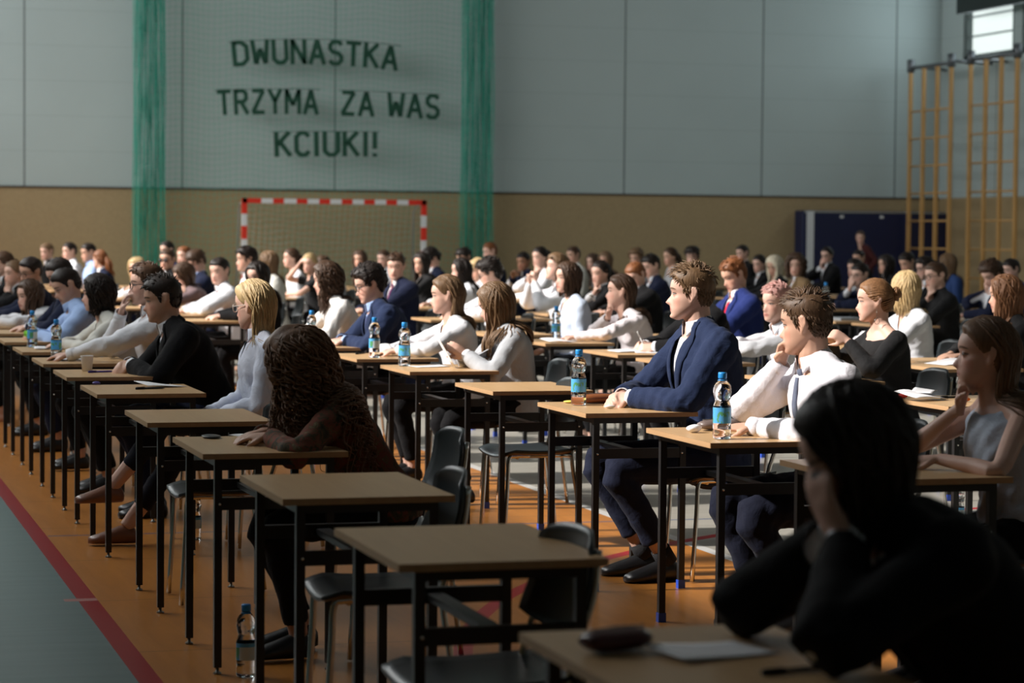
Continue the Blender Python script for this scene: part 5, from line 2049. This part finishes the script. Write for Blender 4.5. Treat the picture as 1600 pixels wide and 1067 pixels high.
# ------------------------------------------------------------------ empty desks and the things lying on desks and floor
def props():
    E_A, E_B, E_C = 1.31 + .25, 3.18 + .25, 4.92 + .25
    # unoccupied places
    desk(E_A, 5.745, 'bare empty desk in the aisle row, nearest of the three with a tucked-in chair', 'grey')
    chair(1.57, 5.62, 'dark chair tucked under the bare empty desk closest to the camera', .05)
    desk(E_A, 7.14, 'bare empty desk in the aisle row right before the slumped patterned top', 'grey')
    chair(1.66, 7.10, 'dark chair tucked under the bare desk before the slumped patterned top', -.04)
    desk(E_A, 9.95, 'bare empty desk in the aisle row behind the slumped patterned top', 'grey')
    chair(1.66, 9.95, 'dark chair tucked under the bare desk behind the slumped patterned top')
    desk(E_B, 11.57, 'bare sunlit desk between the blue suit and the pale grey blazer')
    chair(3.43, 11.45, 'dark chair with chrome legs at the bare sunlit desk behind the blue suit', .06)
    desk(E_C, 10.25, 'sunlit desk with crumpled paper and an orange item beside the sleeveless blue top')
    desk(6.53, 13.05, 'sunlit desk with a clear folder behind the black wide-necked top')
    desk(6.5, 15.8, 'empty sunlit desk just before the bright blue suit with red tie')
    desk(9.05, 20.3, 'desk with a grey tray behind the white-shirted smiler')
    Z = H_TABLE + .0005
    G = 'water bottle with blue cap '
    bottle(1.423, 15.85, Z, G + 'on the aisle desk of the cream top', s=1.0, rz=1)
    bottle(1.432, 14.414, Z, G + 'on the aisle desk of the raised-hand white shirt', s=.98, rz=2)
    bottle(3.237, 15.83, Z, G + 'on the desk of the glasses wearer in navy suit', rz=3)
    bottle(3.317, 14.337, Z, G + 'next to a crumpled tissue', s=1.03, rz=.4)
    bottle(3.279, 13.42, Z, G + 'on the desk where a folded sheet is held up', s=1.05, rz=2.2)
    bottle(3.301, 10.263, Z, G + 'beside the brown pencil case', s=1.04, rz=2.4)
    bottle(3.283, 8.466, Z, G + 'on the knuckles-at-mouth white shirt desk', s=1.05, rz=2.6)
    bottle(5.167, 16.60, Z, G + 'on the desk before the pale pink-white top', s=1.02, rz=1.5)
    bottle(6.60, 21.2, Z, G + 'between the fist-at-chin black top and the pink-white top', rz=.8)
    bottle(6.35, 26.9, Z, G + 'before the black round-necked top', s=1.1)
    bottle(1.40, 20.6, Z, 'water bottle with green cap on the aisle desk of the low bending white top', 'green')
    bottle(3.45, 24.0, Z, G + 'before the mauve top in the far rows', rz=.5)
    bottle(10.25, 23.5, Z, G + 'on the desk of the hand-on-face navy suit', s=1.15)
    bottle(13.35, 31.5, Z, G + 'in front of the dark blue mat, far rows', s=1.1)
    bottle(10.15, 20.75, Z, G + 'on the desk of the head-on-hand navy suit')
    bottle(1.452, 8.186, 0, G + 'standing on the floor under the desk of the patterned top', s=1.05)
    bottle(1.854, 11.9, 0, G + 'standing on the floor under the empty aisle desk', s=1.0)
    bottle(5.487, 15.788, 0, G + 'on the pale floor behind the blue suit', s=1.0)
    bottle(5.781, 11.503, 0, G + 'standing on the pale floor below the crumpled-paper desk', s=1.0)
    # aisle row
    sheet(1.67, 11.80, Z, .21, .148, .35, 'white sheet of paper beside a black pen on the aisle desk', curl=.012)
    pen(1.60, 11.62, Z, .12, 'black pen lying before a white sheet on the aisle desk')
    blob('eraser', 1.385, 12.00, Z, (.02, .014, .008), 'small violet eraser on the far corner of the white-sheet desk', 'eraser', (.12, .10, .35), lumps=.1)
    pen(1.53, 13.02, Z, .3, 'purple pen on the desk of the black-jacketed cup holder', (.05, .03, .30))
    o = MB()
    o.lathe([(0, .001), (.026, 0), (.034, .082), (.0345, .083), (.033, .082), (.0255, .003), (0, .003)], 20)
    cup = tag(o.build('paper_cup', M['paper']), 'pale cup in front of the clasped fingers of the black jacket', 'cup')
    cup.location = (1.47, 13.16, Z)
    sheet(1.50, 14.30, Z, .21, .15, .1, 'white sheet under the bottle of the raised-hand white shirt')
    sheet(1.52, 15.62, Z, .21, .15, -.1, 'white sheet on the desk of the cream top')
    blob('cloth', 1.50, 16.93, Z, (.045, .055, .035), 'bright green crumpled cloth in front of the sky-blue shirt', 'cloth', (.18, .50, .04), 'cloth', .5, 5)
    sheet(1.62, 8.80, Z, .20, .14, .5, 'white sheet near the hand of the patterned top')
    blob('phone_case', 1.44, 8.86, Z, (.035, .06, .006), 'flat black case on the corner of the patterned top desk', 'case', (.012, .012, .013), 'leather', .04)
    # first desk
    pencil_case(1.42, 4.18, Z, .3, 'dark red pencil case on the desk of the person hiding the face', (.06, .010, .012), .14)
    sheet(1.58, 4.12, Z, .21, .148, .25, 'white sheet on the desk of the person hiding the face')
    pen(1.66, 3.90, Z, .2, 'black pen on the desk of the person hiding the face')
    # second row
    pencil_case(3.42, 10.36, Z, .25, 'brown pencil case between bottle and folded hands of the blue suit', (.26, .085, .03), .20)
    blob('eraser', 3.372, 10.04, Z, (.024, .013, .008), 'white eraser on the edge of the blue-suit desk', 'eraser', (.80, .78, .76), lumps=.06)
    blob('sticky_note', 3.305, 10.40, Z, (.03, .03, .006), 'small yellow note beside the bottle of the blue suit', 'note', (.75, .62, .12), lumps=.05)
    sheet(3.50, 10.46, Z, .15, .10, .2, 'white slip of paper beside the brown pencil case')
    pencil_case(3.43, 8.86, Z, .25, 'grey-brown pencil case beside the elbow of the knuckles-at-mouth white shirt', (.16, .12, .11), .20)
    blob('tissue', 3.285, 8.76, Z, (.03, .026, .015), 'white paper tissue on the desk of the knuckles-at-mouth white shirt', 'tissue', (.80, .80, .82), 'cloth', .5, 7)
    blob('tissue', 3.439, 14.551, Z, (.045, .05, .035), 'crumpled white tissue beside a blue-capped bottle', 'tissue', (.80, .80, .82), 'cloth', .6, 9)
    sheet(3.40, 13.34, Z, .20, .14, .2, 'white booklet lying below the held-up sheet', 'booklet', .004)
    pen(3.34, 14.80, Z, .9, 'dark pen on the tissue desk')
    # sheet held up by the pale grey blazer
    mb = MB()

    def held(u, v):
        return ((u - .5) * .02 - .10 * v + .05, (v * 0 + u - .5) * .15, v * .17), (1, 0, .5)
    mb.add(*shell_patch(held, 4, 6, .0015))
    P, r, arms = INFO[40]
    W = (arms[1][1] + arms[-1][1]) / 2 + (arms[1][2] + arms[-1][2]) * .05
    o = tag(mb.build('paper_sheet', M['paper']), 'white folded sheet held up by the pale grey blazer', 'paper')
    o.location = (P['hip_u'] - W[0] - .03, P['v'] - W[1], H_TABLE + .01)
    # third row and beyond
    sheet(4.99, 10.32, Z, .21, .15, .3, 'crumpled white paper on the sunlit desk beside the sleeveless blue top', curl=.022)
    sheet(5.02, 10.36, Z + .03, .12, .10, .9, 'small folded white paper lying on the crumpled sheet', curl=.01)
    blob('eraser', 5.13, 10.18, Z, (.035, .02, .012), 'orange eraser on the crumpled-paper desk', 'eraser', (.75, .18, .02), lumps=.1)
    pen(5.20, 10.42, Z, .25, 'black pen behind the orange eraser')
    blob('eraser', 4.955, 10.45, Z, (.022, .02, .012), 'small red thing on the corner of the crumpled-paper desk', 'eraser', (.6, .05, .04), lumps=.1)
    sheet(6.56, 13.18, Z, .24, .20, .2, 'clear plastic folder on the sunlit desk behind the black wide-necked top', 'folder', .015, 'folder')
    sheet(5.10, 14.85, Z, .21, .15, .2, 'white sheet being written on by the black suit')
    sheet(5.22, 14.72, Z, .21, .15, -.3, 'second white sheet beside the writing hand of the black suit')
    sheet(5.06, 16.2, Z, .22, .15, .2, 'white sheet lying before the pale pink-white top', curl=.014)
    P, r, arms = INFO[82]
    W = arms[1][1] + arms[1][2] * .09
    q = pen(0, 0, 0, .4, 'white pen in the writing hand of the black suit', (.7, .7, .7))
    q.location = (P['hip_u'] - W[0], P['v'] - W[1], W[2] + .035)
    q.rotation_euler = (0, 1.0, .4)
    b = MB()
    b.box((0, 0, .012), (.24, .34, .024))
    o = tag(b.build('tray', M['plain'], None, False, (.30, .33, .36)), 'flat grey tray on the desk behind the white-shirted smiler', 'tray')
    o.location = (9.05, 20.3, Z)

# ------------------------------------------------------------------ light and camera
def lights():
    w = bpy.data.worlds.new('daylight')
    SC.world = w
    w.use_nodes = True
    bg = w.node_tree.nodes['Background']
    bg.inputs['Color'].default_value = (.70, .86, 1.0, 1)
    bg.inputs['Strength'].default_value = 1.0
    s = bpy.data.lights.new('sun', 'SUN')
    s.energy = SUN
    s.angle = math.radians(2.0)
    s.color = (1.0, .93, .86)
    o = bpy.data.objects.new('sun', s)
    d = Vector((1.0, -.10, -math.tan(math.radians(36)))).normalized()
    o.rotation_euler = d.to_track_quat('-Z', 'Y').to_euler()
    o.location = (-30, 25, 20)
    COL.objects.link(o)
    a = bpy.data.lights.new('window_skylight', 'AREA')
    a.shape = 'RECTANGLE'
    y0, y1 = WINDOWS_L[1][0], WINDOWS_L[-1][1]
    a.size, a.size_y = y1 - y0, W_Z1 - W_Z0
    a.energy = SKY_W
    a.color = (1.0, .985, .95)
    o = bpy.data.objects.new('window_skylight', a)
    o.location = (X_L - 1.85, (y0 + y1) / 2, (W_Z0 + W_Z1) / 2)
    # the open sky above: looks into the hall and downwards, its long side down the hall
    ct, st = math.cos(math.radians(36)), math.sin(math.radians(36))
    o.rotation_euler = Matrix(((0, -st, -ct), (1, 0, 0), (0, -ct, st))).to_euler()
    COL.objects.link(o)

    for a_, c_ in ((33.0, 35.2), (36.75, 38.75), (39.05, 41.0)):
        q = bpy.data.lights.new('side_window_skylight', 'AREA')
        q.shape = 'RECTANGLE'
        q.size, q.size_y = c_ - a_, 1.95
        q.energy = 35
        q.color = (.80, .93, .98)
        o = bpy.data.objects.new('side_window_skylight', q)
        o.location = (X_R - .02, (a_ + c_) / 2, 5.72)
        o.rotation_euler = Matrix(((0, 0, 1), (1, 0, 0), (0, 1, 0))).to_euler()
        COL.objects.link(o)


def camera():
    c = bpy.data.cameras.new('camera')
    o = bpy.data.objects.new('camera', c)
    COL.objects.link(o)
    yaw, p, rl = math.radians(16.25327662600895), math.radians(2.541876207048826), math.radians(.49105333380856453)
    f = Vector((math.sin(yaw) * math.cos(p), math.cos(yaw) * math.cos(p), -math.sin(p)))
    r = Vector((math.cos(yaw), -math.sin(yaw), 0))
    u = r.cross(f)
    ex = math.cos(rl) * r + math.sin(rl) * u
    ey = -math.sin(rl) * r + math.cos(rl) * u
    m = Matrix((ex, ey, -f)).transposed().to_4x4()
    m.translation = (0, 0, 1.51775633)
    o.matrix_world = m
    c.sensor_width = 36
    c.lens = 3816.028 / 1600 * 36
    c.clip_end = 200
    c.dof.use_dof = True
    c.dof.focus_distance = 10.4
    c.dof.aperture_fstop = FSTOP
    SC.camera = o


SUN, SKY_W, FSTOP = 6.8, 3000.0, 4.0
build_hall()
FRAMES = [(19.6, 41.2, 19.6, 39.55, 4.55), (19.6, 38.8, 19.6, 37.1, 4.55)]
PANEL = (20.0, 38.3, 5.92)
build_net()
build_goal()
build_mat_and_ladders()
H = .43
garland('DWUNASTKA', 6.99, 4.70, 9.97, 4.73, H, .08, 'green letter garland reading DWUNASTKA, the top row on the net')
garland('TRZYMA', 6.74, 3.88, 8.55, 3.94, H, .02, 'green letter garland reading TRZYMA, first in the middle row')
garland('ZA WAS', 8.89, 3.94, 10.69, 3.91, H, .0, 'green letter garland reading ZA WAS, second in the middle row')
garland('KCIUKI!', 7.73, 3.20, 9.6, 3.24, H, .01, 'green letter garland reading KCIUKI!, the lowest row on the net')

# people with their desks and chairs
INFO = {}
only = globals().get('ONLY')
for i in WHO:
    if only and i not in only: continue
    body, P, r, arms = make_person(i)
    INFO[i] = (P, r, arms)
    if not P.get('stand'):
        short = P['label'].replace('person ', '', 1)
        words = short.replace(',', '').split()[:12]
        while words[-1] in ('the', 'a', 'of', 'in', 'with', 'and', 'to', 'under', 'over', 'on', 'one', 'at', 'behind', 'before', 'by', 'his', 'just', 'between', 'beside', 'near', 'hand', 'pale'): words.pop()
        short = ' '.join(words)
        cx = P['hip_u'] + .03
        chair(cx, P['v'], 'chair of person ' + short)
        dx = P['E'] - .25
        desk(dx, P['v'], 'desk of person ' + short, 'grey' if P['u'] < 2.3 else 'blue')
props()
finish_people()
lights()
camera()
v = SC.view_settings
v.view_transform = 'Standard'
v.look = 'None'
v.exposure = 0.0
v.gamma = 1.0
v.use_curve_mapping = False
SC.cycles.use_denoising = True
SC.cycles.max_bounces = 6
SC.cycles.diffuse_bounces = 3
SC.cycles.glossy_bounces = 3
SC.cycles.transmission_bounces = 6
SC.cycles.transparent_max_bounces = 8
SC.cycles.caustics_reflective = False
SC.cycles.caustics_refractive = False
SC.cycles.sample_clamp_indirect = 4.0
